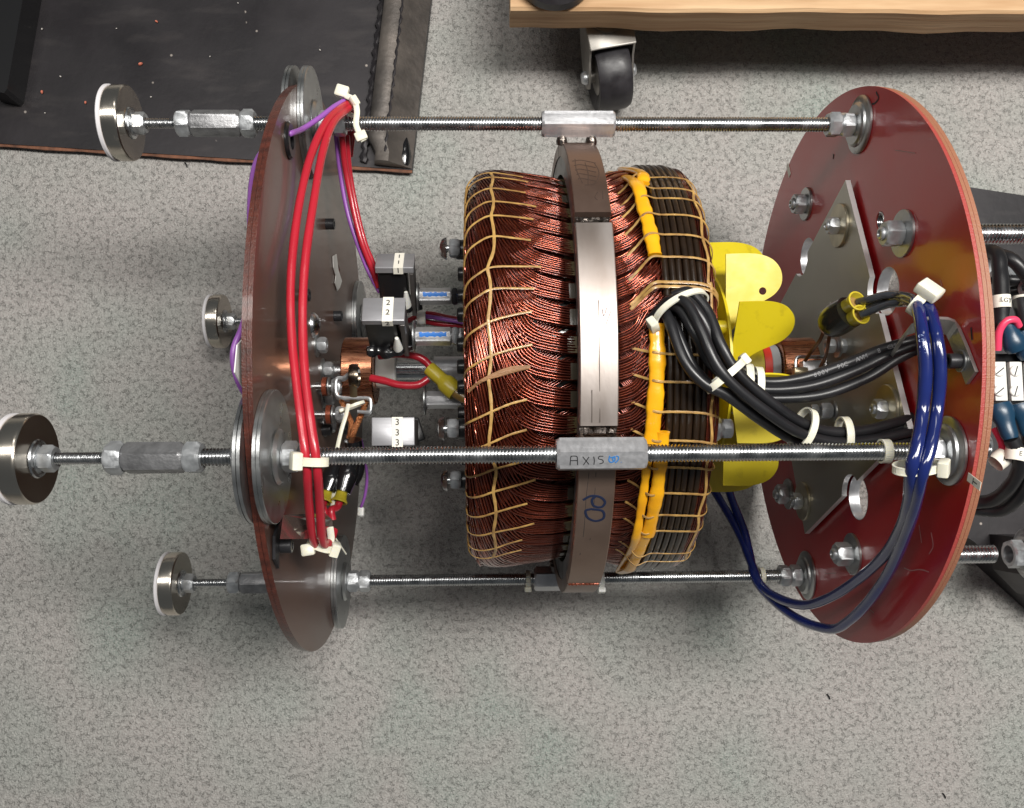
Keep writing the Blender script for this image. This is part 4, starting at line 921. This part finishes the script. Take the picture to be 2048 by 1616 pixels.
cable('purple_wire', 'purple wire crossing the white card left of the brown disc', [WX(500, 600, -.186), WX(484, 655, -.188), WX(468, 695, -.192), WX(468, 735, -.192), WX(482, 775, -.188), WX(500, 800, -.186)], .0021, purplew, 'wire', G1)
cable('purple_wire', 'thin purple wire hanging below the near rod to a white crimp', [(722, 880, .30), (730, 920, .285), (734, 955, .27), (730, 990, .26), (722, 1015, .255)], .0014, purplew, 'wire', G1)
m_ = MB(); m_.box(Mdir(W(722, 1024, .254), (0, -1, .2)), .006, .006, .009, .0015); tag(obj('crimp_cap', m_, nylonw), 'small white crimp at the end of the thin purple wire', 'crimp')
for (pts, lb) in (([(768, 640, .20), (800, 648, .21), (850, 628, .22), (900, 636, .225), (945, 642, .23)], 'red wire leaving the white sleeve behind the blue marked hex standoffs'), ([(840, 640, .215), (880, 648, .22), (945, 652, .225)], 'lower red wire behind the blue marked hex standoffs')):
    cable('red_cable', lb, pts, .0027, redw, group=G1)
cable('purple_wire', 'purple wire between two red ones behind the hex standoffs', [(845, 632, .222), (880, 637, .228), (945, 648, .232)], .0022, purplew, 'wire', G1)
m_ = MB(); m_.lathe([(.0065, -.004), (.0072, 0), (.0065, .004)], 20, Mdir(W(843, 636, .222), (1, 0, 0))); tag(obj('nylon_bushing', m_, nylonw), 'pale nylon ring round the red and purple wires below block 1', 'bushing')
cable('red_cable', 'red wire curving over the shaft into the yellow crimp sleeve', [(758, 712, .290), (790, 708, .295), (830, 712, .297), (850, 722, .296), (862, 736, .295)], .0034, redw, group=G1)
cable('red_cable', 'red wire looping under the shaft to the yellow crimp sleeve', [(742, 756, .288), (770, 762, .292), (800, 770, .295), (835, 770, .296), (856, 758, .295)], .0034, redw, group=G1)
# yellow butt crimp
cr = thing('yellow_crimp_sleeve', 'bent yellow crimp sleeve with a brown tube joining red wires to the stator', 'crimp sleeve', tuple(W(885, 760, .29)))
a, b = W(858, 736, .297), W(912, 785, .303); c_ = W(948, 806, .308)
mb = MB(); pp = [a.lerp(b, i / 12) for i in range(13)]; rs = [.0062, .0064, .0064, .0064, .0063, .0062, .0064, .0082, .0086, .0086, .0086, .0086, .0080]
mb.tube(pp, lambda i: rs[i], 12, flat=.85); obj('yellow_sleeve', mb, yellowcr, cr, smooth=50)
mb = MB(); mb.tube([b.lerp(c_, i / 6) - (b - a).normalized() * .002 for i in range(7)], .0056, 14); obj('brown_tube', mb, brownvn, cr)
# black taped joints under the near rod with yellow end rings
jb = thing('taped_splice', 'black taped splice with two yellow ringed red wires below the near rod', 'splice', tuple(W(690, 960, .3)))
for i, (p0, p1) in enumerate((((672, 930, .315), (654, 985, .325)), ((705, 915, .315), (684, 985, .325)))):
    A_, B_ = W(*p0), W(*p1); mb = MB(); mb.tube([A_.lerp(B_, t / 8) for t in range(9)], lambda i: .0092 - .0006 * abs(i - 4), 14); obj('tape_wrap', mb, blackgl, jb)
    D = (B_ - A_).normalized(); mb = MB(); mb.lathe([(.0045, 0), (.0052, .006), (.0070, .0088), (.0066, .0098), (.0046, .0092), (.0040, .002)], 24, Mdir(B_ - D * .001, D), cap=False); obj('yellow_ring', mb, yellowcr, jb)
    e = (650, 1040, .335) if i == 0 else (665, 1040, .335); cable('red_cable', ['red wire leaving the left yellow ring below the near rod', 'red wire leaving the right yellow ring below the near rod'][i], [B_ - D * .004, B_ + D * .012, W(e[0] - 2, 1020, .335), W(*e)], .0031, redw, group=G1)
mb = MB(); mb.tube(spline(uvz([(706, 880, .315), (712, 935, .305), (700, 965, .305)]), 6), .0075, 12); obj('tape_wrap', mb, blackgl, jb)
# black cables
G2 = 'thick black cables from the stator to the red disc'
BR = .0039
BC = [
 ('topmost black cable of the bundle going to the silver bracket, with white print', [(1300, 640, .425), (1340, 600, .438), (1372, 600, .448), (1405, 640, .452), (1432, 700, .448), (1468, 740, .438), (1525, 763, .432), (1600, 757, .430), (1690, 728, .428), (1765, 698, .427), (1840, 678, .4275), (1900, 670, .4)]),
 ('second black cable from the top in the bundle going to the bracket', [(1335, 612, .436), (1362, 620, .446), (1392, 672, .452), (1420, 725, .446), (1462, 760, .436), (1525, 779, .433), (1615, 773, .430), (1705, 744, .428), (1780, 708, .427), (1840, 689, .427), (1900, 680, .4)]),
 ('black cable lowest in the bundle that goes to the bracket', [(1330, 622, .434), (1352, 660, .442), (1385, 730, .444), (1425, 775, .438), (1475, 790, .430), (1540, 797, .428), (1640, 790, .425), (1730, 758, .424), (1800, 715, .423), (1845, 697, .423), (1900, 690, .4)]),
 ('black cable behind the others on the way to the bracket', [(1350, 605, .434), (1400, 680, .440), (1440, 745, .436), (1500, 772, .424), (1600, 775, .421), (1700, 745, .420), (1790, 700, .420), (1840, 684, .420), (1900, 680, .4)]),
 ('outermost black cable of the lower bundle, upper side of its curve', [(1345, 592, .440), (1380, 585, .444), (1415, 622, .449), (1440, 685, .456), (1468, 735, .456), (1515, 783, .450), (1590, 838, .437), (1655, 862, .425), (1720, 862, .416), (1780, 848, .408), (1835, 832, .398), (1890, 825, .39)]),
 ('middle black cable on top of the lower bundle', [(1340, 600, .442), (1372, 606, .452), (1402, 660, .460), (1432, 728, .463), (1472, 775, .460), (1535, 825, .450), (1600, 866, .438), (1670, 884, .425), (1740, 880, .415), (1800, 868, .408), (1890, 850, .395)]),
 ('black cable along the lower left side of the lower bundle', [(1328, 618, .436), (1342, 652, .447), (1368, 720, .454), (1405, 765, .455), (1455, 792, .452), (1515, 835, .441), (1575, 873, .428), (1640, 898, .416), (1730, 898, .408), (1820, 880, .4)]),
 ('black cable behind in the lower bundle nearest the fan', [(1370, 588, .432), (1408, 635, .440), (1430, 700, .446), (1458, 745, .447), (1510, 800, .440), (1580, 850, .427), (1660, 872, .414), (1740, 868, .405), (1830, 845, .395)]),
]
bcs = [cable('black_cable', lb, pts, BR, blackw, group=G2, n=7, sides=14) for lb, pts in BC]
# print on the cables
def cable_text(parent, pts, txt, size, m, d0, r, name='cable_print', step=None, side=0):
    pp = [p for p in spline(uvz(pts), 24)]; L_ = [0]
    for a_, b_ in zip(pp, pp[1:]): L_.append(L_[-1] + (b_ - a_).length)
    s = d0
    for ch in txt:
        if ch != ' ':
            i = min(range(len(L_)), key=lambda q: abs(L_[q] - s)); i = min(max(i, 1), len(pp) - 2)
            T = (pp[i + 1] - pp[i - 1]).normalized(); vw = (Vector(CAM) - pp[i]).normalized(); vw = (vw - vw.dot(T) * T).normalized(); sd = vw.cross(T)
            n_ = (vw * math.cos(side) + sd * math.sin(side)).normalized(); yv = n_.cross(T)
            M = Matrix.Translation(pp[i] + n_ * (r + .0001)) @ Matrix((T, yv, n_)).transposed().to_4x4()
            place(name, chmesh(ch, size, m), parent, M)
        s += size * (step or (.45 if ch == ' ' else .9 if ch in 'MW' else .68))
_ch = {}
def chmesh(ch, size, m):
    k = (ch, size, m.name)
    if k not in _ch: _ch[k] = text_mesh('print', ch, size, m)
    return _ch[k]
def moved(parent): return parent
cable_text(bcs[0], BC[0][1], '600V   90C   AWM   8   CUL', .0046, inkpale, .165, BR, side=-.1)
cable_text(bcs[4], BC[4][1], '90C  600V  AWM', .0034, inkpale, .275, BR, side=.2)
# blue and grey sheathed pairs
G3 = 'clear sheathed blue cables on the red disc'
blp = [('left one of the two blue cables hanging over the red disc', [(1832, 602, .462), (1838, 625, .474), (1845, 670, .486), (1851, 740, .486), (1845, 820, .482), (1834, 890, .488), (1822, 940, .486), (1818, 1000, .462), (1800, 1060, .425), (1765, 1115, .385), (1715, 1160, .340), (1660, 1195, .295), (1610, 1210, .255), (1560, 1198, .215), (1522, 1170, .182), (1500, 1120, .16), (1482, 1075, .14), (1452, 1020, .12), (1425, 975, .105), (1400, 930, .1)], .0044),
       ('right one of the two blue cables hanging over the red disc, swinging lowest', [(1848, 600, .462), (1862, 628, .474), (1873, 672, .486), (1880, 740, .486), (1874, 820, .482), (1860, 895, .488), (1843, 950, .486), (1830, 1010, .462), (1808, 1075, .425), (1780, 1140, .385), (1740, 1200, .345), (1700, 1240, .310), (1662, 1258, .280), (1600, 1240, .240), (1545, 1200, .200), (1512, 1160, .176), (1500, 1110, .155), (1488, 1060, .14), (1468, 1010, .12), (1450, 960, .105), (1430, 920, .1)], .0044)]
blues = [cable('blue_cable', lb, p, r, bluew, group=G3, n=7) for lb, p, r in blp]
cable_text(blues[0], blp[0][1], '600V', .0050, mat('light_blue_print', (.30, .38, .62), 0, .5), .040, .0040, side=-.3)
cable('grey_cable', 'dark grey clear sheathed cable from the upper yellow ringed connector', [(1716, 604, .405), (1740, 598, .414), (1770, 590, .424), (1800, 590, .434), (1826, 596, .452), (1842, 612, .464)], .0030, greyw, group='grey cables from the taped connector')
cable('grey_cable', 'dark grey clear sheathed cable from the lower yellow ringed connector', [(1722, 630, .408), (1750, 618, .416), (1780, 608, .426), (1808, 606, .436), (1832, 612, .456), (1852, 630, .468)], .0030, greyw, group='grey cables from the taped connector')
cable('grey_cable', 'grey strand between the two connector cables', [(1722, 612, .403), (1750, 604, .412), (1785, 598, .424), (1815, 602, .444), (1838, 614, .460)], .0024, greyw, group='grey cables from the taped connector')
cn = thing('taped_connector', 'black taped connector with two yellow ringed ends in front of the steel plate', 'connector', tuple(W(1680, 630, .38)))
A_, B_ = W(1648, 655, .375), W(1705, 620, .402)
mb = MB(); mb.tube([A_.lerp(B_, t / 10) for t in range(10)], lambda i: (.006, .0095, .0118, .0128, .0132, .0134, .0134, .0132, .013, .0128)[i], 20); obj('tape_wrap', mb, mat('black_tape_over_yellow', (.012, .012, .010), 0, .22, coat=.4, col2=(.10, .09, .01), vscale=60, thresh=(.30, .42), bump=.5, bscale=120), cn)
for (u, v) in ((1712, 603), (1720, 630)):
    e_ = W(u, v, .409); D = ((B_ - A_).normalized() + Vector((.0, 0, .45))).normalized(); mb = MB()
    mb.lathe([(.0058, -.016), (.0060, -.004), (.0078, .0), (.0078, .0016), (.0066, .0018), (.0048, -.003)], 28, Mdir(e_, D), cap=False); obj('yellow_ring', mb, yellowcr, cn)
    mb = MB(); mb.lathe([(0, -.004), (.0050, -.003)], 20, Mdir(e_, D), cap=False); obj('ring_inside', mb, brownvn, cn)

# ------------------------------------------------------------------ cable ties
ties = []
def tie(label, c, axis, ra, rb=None, w=.0048, head=0, roll=0, tail=None, col=nylon, ext=0, upv=None, hs=1):
    rb = rb or ra; c = W(*c) if not isinstance(c, Vector) else c
    M = Mdir(c, axis, roll, upv); t_ = thing('cable_tie', label, 'cable tie', tuple(c), 'pale nylon cable ties')
    mb = MB(); n = 60; rows = []
    for i in range(n):
        a = 2 * PI * i / n; rib = .00022 if i % 2 else 0
        def q(off, z): return M @ Vector(((ra + off) * math.cos(a), (rb + off) * math.sin(a), z))
        rows.append([q(0, -w / 2), q(.0014, -w / 2), q(.0014 - 0, -w / 2 + .0008), q(.0013 - rib, -w / 2 + .0009), q(.0013 - rib, w / 2 - .0009), q(.0014, w / 2 - .0008), q(.0014, w / 2), q(0, w / 2)])
    mb.grid(rows, closed_u=True, closed_v=True); obj('strap', mb, col, t_, smooth=30)
    hc = Vector(((ra + .0030) * math.cos(head), (rb + .0030) * math.sin(head), 0)); Mh = M @ Matrix.Translation(hc) @ Matrix.Rotation(head, 4, 'Z')
    mb = MB(); mb.box(Mh, .0052 * hs, .0085 * hs, w * 1.55 * hs, .0011); obj('locking_head', mb, col, t_)
    if tail:
        pp = spline([Mh @ Vector(p) for p in tail], 6); mb = MB(); mb.tube(pp, w * .42, 6, flat=.3, up=M.to_3x3() @ Vector((1, 0, 0)) if False else None); obj('tail', mb, col, t_)
    return t_
def tan2(a, b): return (W(*b) - W(*a))
tie('broad pale tie arching over the black cables where they leave the stator', (1362, 618, .4400), tan2((1345, 598, .44), (1385, 645, .455)), .0125, .0205, w=.0050, head=PI * .52, upv=(0, 0, 1), hs=1.2)
tie('pale tie round the lower black bundle close to the stator', (1449, 752, .452), tan2((1430, 720, .45), (1480, 780, .45)), .0105, .0158, w=.0052, head=-PI * .5, upv=(0, 0, 1))
tie('left one of two pale ties side by side on the upper black bundle', (1492, 768, .430), (1, -.12, 0), .0095, .0138, w=.0055, head=PI * .62, upv=(0, 0, 1))
tie('right one of two pale ties side by side on the upper black bundle', (1514, 773, .429), (1, -.08, 0), .0095, .0132, w=.0052, head=PI * .66, upv=(0, 0, 1))
tie('pale tie round the lower black bundle halfway to the red disc', (1607, 858, .428), tan2((1570, 835, .43), (1645, 868, .42)), .0110, .0148, w=.0056, head=PI * .62, upv=(0, 0, 1))
tie('pale tie round the lower black bundle above the near rod, nearer the red disc', (1688, 871, .4165), (1, 0, -.06), .0100, .0128, w=.0056, head=PI * .9, upv=(0, 0, 1))
tie('pale tie round the near threaded rod just left of the blue cables', pol(RR, TH[0], .2555), (1, 0, 0), .0072, .0072, w=.0060, head=PI * 1.0, upv=(0, 0, 1))
tie('large pale tie strapping the two blue cables against the near rod', W(1834, 934, .4800), (.10, -.9, -.35), .0085, .0150, w=.0055, head=-.95, upv=(0, -.3, 1), hs=1.3)
tie('pale tie with big square head round the top of the blue cables', W(1842, 605, .463), (.55, -.6, .35), .0075, .0105, w=.0070, head=-.35, upv=(0, .2, 1), hs=1.5)
tie('pale tie round the bottom rod where the blue cables pass', pol(RR, TH[3], .2545), (1, 0, 0), .0072, .0072, w=.0045, head=PI * .45, upv=(0, 0, 1), hs=.9)
tie('pale tie on the bottom rod left of the coupling nut', pol(RR, TH[3], .0165), (1, 0, 0), .0072, w=.0046, head=-PI * .5 + PI, upv=(0, 0, 1))
tie('white tie head on the bottom rod right of the retaining band', pol(RR, TH[3], .0905), (1, 0, 0), .0095, w=.0050, head=PI * .4, upv=(0, 0, 1), col=nylonw)
tie('pale tie strapping the two red cables to the near rod', W(627, 923, .474), (.05, 1, .12), .0052, .0088, w=.0058, head=-1.15, upv=(0, 0, 1), hs=1.35)
tie('pale tie with hooked end round red and purple wires at the top rod', W(700, 212, .352), (.7, .55, -.4), .0075, .0080, w=.0040, head=.5, upv=(0, .3, 1), tail=[(0, 0, 0), (0, .004, 0)])
tt = bpy.data.objects['cable_tie.013'] if 'cable_tie.013' in bpy.data.objects else None
sp2 = uvz([(676, 180, .357), (690, 190, .360), (708, 200, .362), (714, 222, .362), (712, 248, .361), (720, 268, .361), (728, 282, .361)])
mb = MB(); pq = spline(sp2, 6); mb.tube(pq, .0024, 8, flat=.35, up=(0, 0, 1)); obj('hooked_strap', mb, nylon, tt)
mb = MB(); mb.box(Matrix.Translation(W(684, 183, .359)) @ Matrix.Rotation(-.3, 4, 'Z'), .0105, .0095, .006, .0012); obj('locking_head', mb, nylon, tt)
mb = MB(); mb.box(Matrix.Translation(W(722, 272, .362)) @ Matrix.Rotation(.4, 4, 'Z'), .0095, .0075, .004, .001); obj('strap_end', mb, nylon, tt)
t2 = tie('pale tie at the foot of the red cables on the smoked bracket', W(640, 1090, .403), (.35, .9, .2), .0052, .0085, w=.0050, head=1.9, upv=(0, 0, 1), hs=1.3)
mb = MB(); mb.box(Matrix.Translation(W(616, 1099, .408)) @ Matrix.Rotation(.15, 4, 'Z'), .0095, .0085, .006, .0012); obj('tie_block', mb, nylon, t2)
mb = MB(); mb.tube(spline(uvz([(652, 1092, .402), (662, 1080, .400), (660, 1055, .395)]), 6), .0026, 8, flat=.4, up=(0, 0, 1)); obj('hooked_strap', mb, nylon, t2)
mb = MB(); mb.tube(spline(uvz([(665, 1068, .385), (680, 1090, .372), (692, 1108, .36)]), 6), .0007, 6); obj('cut_tail', mb, nylon, t2)
t3 = tie('thin pale tie with a long curved tail round the copper braids', W(708, 812, .306), (.4, -1, 0), .0055, .0085, w=.0026, head=1.35, upv=(0, 0, 1), hs=.9)
mb = MB(); mb.tube(spline(uvz([(697, 808, .314), (692, 830, .318), (683, 860, .320), (674, 900, .320), (670, 940, .318), (668, 980, .325), (664, 1020, .33)]), 6), .0017, 8, flat=.35, up=(0, 0, 1)); obj('long_tail', mb, nylon, t3)

# ------------------------------------------------------------------ equipment beyond the red disc
b2 = thing('dark_base_plate', 'dark steel base plate sticking out beyond the right side of the red disc', 'steel plate', tuple(W(2000, 700, 0)))
zb2 = .060
pts = [W(1860, 362, zb2), W(2120, 402, zb2), W(2120, 1240, zb2), W(1950, 1085, zb2), W(1820, 1000, zb2)]
mb = MB(); slab(mb, pts, .0005, zb2); obj('plate', mb, darkplate, b2, smooth=0)
for (u, v, z, r_) in ((2020, 468, .20, .0105), (1985, 1108, .150, .0095)):
    p = W(u, v, z); me = rod_thread(.315, .60 if v < 600 else .505, r_, .0036)
    a_ = place('threaded_rod', me, b2, Matrix.Translation((0, p.y, p.z)))
p = W(2028, 1108, .150)
place('hex_nut', nut_mesh('hex_nut', .027, .014, .009, zincn), b2, Matrix.Translation((p.x - .006, p.y, p.z)) @ Mdir((0, 0, 0), (1, 0, 0), .25))
place('dished_washer', dish, b2, Matrix.Translation((p.x + .016, p.y, p.z)) @ Mdir((0, 0, 0), (-1, 0, 0)) @ Matrix.Scale(1.1, 4))
mb = MB(); slab(mb, [W(2042, 1075, .12), W(2100, 1075, .12), W(2100, 1200, .12), W(2050, 1150, .12)], .0605, .12); obj('end_block', mb, darkplate, b2, smooth=0)
p = W(1995, 545, .13); mb = MB(); mb.lathe([(.017, 0), (.019, .002), (.019, .010), (.012, .013), (0, .0135)], 32, Matrix.Translation(p), cap=False); obj('round_cap', mb, mat('grey_plastic_cap', (.16, .17, .18), 0, .4), b2)
tb = thing('terminal_strip', 'white terminal strip with slotted screws at the right edge behind the red disc', 'terminal strip', tuple(W(2020, 765, .2)))
zt_ = .26
M = Matrix.Translation(W(2020, 762, zt_ - .01))
mb = MB(); mb.box(M, .075, .050, .016, .001); obj('strip_base', mb, blackp, tb)
for u in (1998, 2030, 2062):
    c = W(u, 763, zt_); mb = MB(); mb.box(Matrix.Translation(c), .0115, .0365, .006, .0005); pt = obj('white_terminal', mb, whitep, tb)
    for v in (742, 782):
        q = W(u, v, zt_ + .0032); mb = MB(); mb.lathe([(.0052, 0), (.0052, .001), (.0045, .0018), (0, .002)], 24, Matrix.Translation(q), cap=False); obj('slotted_screw', mb, whitep, tb)
        mb = MB(); mb.box(Matrix.Translation(q + Vector((0, 0, .0019))) @ Matrix.Rotation(.7 + u, 4, 'Z'), .0092, .0010, .0004); obj('screw_slot', mb, ink, tb, smooth=0)
lugs = [((2010, 640, .275), (2035, 700, .27), 'upper blue vinyl lug beside the pink wire'), ((2045, 660, .27), (2060, 715, .265), 'upper blue vinyl lug at the right edge'), ((1998, 808, .27), (2022, 878, .275), 'lower left blue vinyl lug above the white wire markers'), ((2040, 806, .27), (2058, 870, .27), 'lower right blue vinyl lug at the right edge')]
mb = None
for i, (a_, b_, lb) in enumerate(lugs):
    A_, B_ = W(*a_), W(*b_); mb = MB(); mb.tube([A_.lerp(B_, t / 8) for t in range(9)], (lambda i: (.0068, .0075, .0078, .008, .0086, .0102, .0110, .0108, .009)[i]) if i < 2 else (lambda i: (.010, .0112, .0112, .0105, .0088, .0082, .0080, .0078, .0066)[i]), 16, flat=.8)
    tag(obj('blue_lug', mb, bluelug), lb, 'cable lug', 'blue vinyl lugs')
G4 = 'black cables beyond the red disc'
for pts, r, lb in (([(1935, 505, .20), (1990, 505, .24), (2000, 545, .25), (2003, 600, .255), (2002, 660, .26)], .0072, 'black cable bending down behind the red disc with a white marker'),
                   ([(1980, 505, .22), (2025, 520, .24), (2060, 560, .24)], .0066, 'black cable curving off the right edge above the markers'),
                   ([(1990, 565, .20), (2020, 560, .21), (2070, 565, .21)], .0055, 'short straight black cable at the right edge'),
                   ([(1995, 590, .19), (2025, 582, .20), (2070, 575, .21)], .0052, 'second short black cable at the right edge under the first'),
                   ([(2022, 878, .275), (2040, 920, .27), (2025, 965, .25), (1985, 1000, .22), (1930, 1005, .20)], .0066, 'black cable looping down from the lower blue lug'),
                   ([(2058, 870, .27), (2062, 930, .26), (2045, 985, .24), (2000, 1020, .21), (1930, 1015, .19)], .0066, 'outer black cable loop at the right edge'),
                   ([(2040, 600, .26), (2052, 650, .268), (2060, 665, .27)], .0068, 'black cable entering the upper right blue lug')):
    cable('black_cable', lb, pts, r, blackw, group=G4)
cable('pink_wire', 'bright pink wire arching over the upper blue lug', [(1995, 700, .272), (1998, 665, .278), (2012, 643, .282), (2030, 640, .282), (2038, 652, .278)], .0034, pinkw, 'wire')
cable('pink_wire', 'short pink wire between the lower blue lugs and the disc', [(1990, 855, .26), (2003, 880, .262), (2008, 905, .26)], .0040, pinkw, 'wire')
for i, (u, v, z, ax_, tx) in enumerate(((2002, 604, .2565, (0, 1, 0), 'LGT'), (2000, 919, .262, (.8, .6, 0), 'H'), (2030, 908, .272, (.2, 1, 0), 'E'), (2046, 604, .255, (0, 1, 0), 'A'))):
    p = W(u, v, z); M = Mdir(p, ax_, 0, upv=(0, 0, 1)); mb = MB(); mb.lathe([(.0084, -.006), (.0086, 0), (.0084, .006)], 24, M, cap=False)
    mk = obj('wire_marker', mb, paper); tag(mk, ['white wire marker reading LGT on the black cable', 'white marker with an H left of the lower blue lug', 'white marker sleeve under the lower left blue lug', 'white marker at the right edge beside the LGT one'][i], 'wire marker', 'white wire markers')
    Mx = Matrix.Translation(p + Vector((0, 0, .0088))) @ Matrix.Rotation(-.2, 4, 'Z'); place('marker_print', text_mesh('marker_print', tx, .006, ink), mk, Mx)
for (u, v, z, s, lb) in ((1985, 560, .20, .010, 'silver fitting under the black cable behind the disc'), (2046, 575, .22, .009, 'silver nut at the right edge'), (1943, 890, .20, .011, 'silver nut on the rod end behind the disc')):
    p = W(u, v, z); tag(place('silver_fitting', nut_mesh('silver_fitting', s * 2, .016, s * .4, zincn), None, Matrix.Translation(p) @ Mdir((0, 0, 0), (1, 0, 0), .3)), lb, 'fitting', 'silver fittings beyond the red disc')
# crumbs on the carpet
for i, (u, v) in enumerate(((1654, 1388), (1885, 1586), (370, 325))):
    mb = MB(); p = W(u, v, .001); mb.tube(spline([p, p + Vector((.002, -.003, .001)), p + Vector((.003, -.006, .0005))], 4), .0008, 6); tag(obj('crumb', mb, blackp), ['dark crumb on the carpet below the red disc', 'dark crumb on the carpet near the bottom right corner', 'dark crumb by the edge of the steel plate'][i], 'debris', 'crumbs on the carpet')
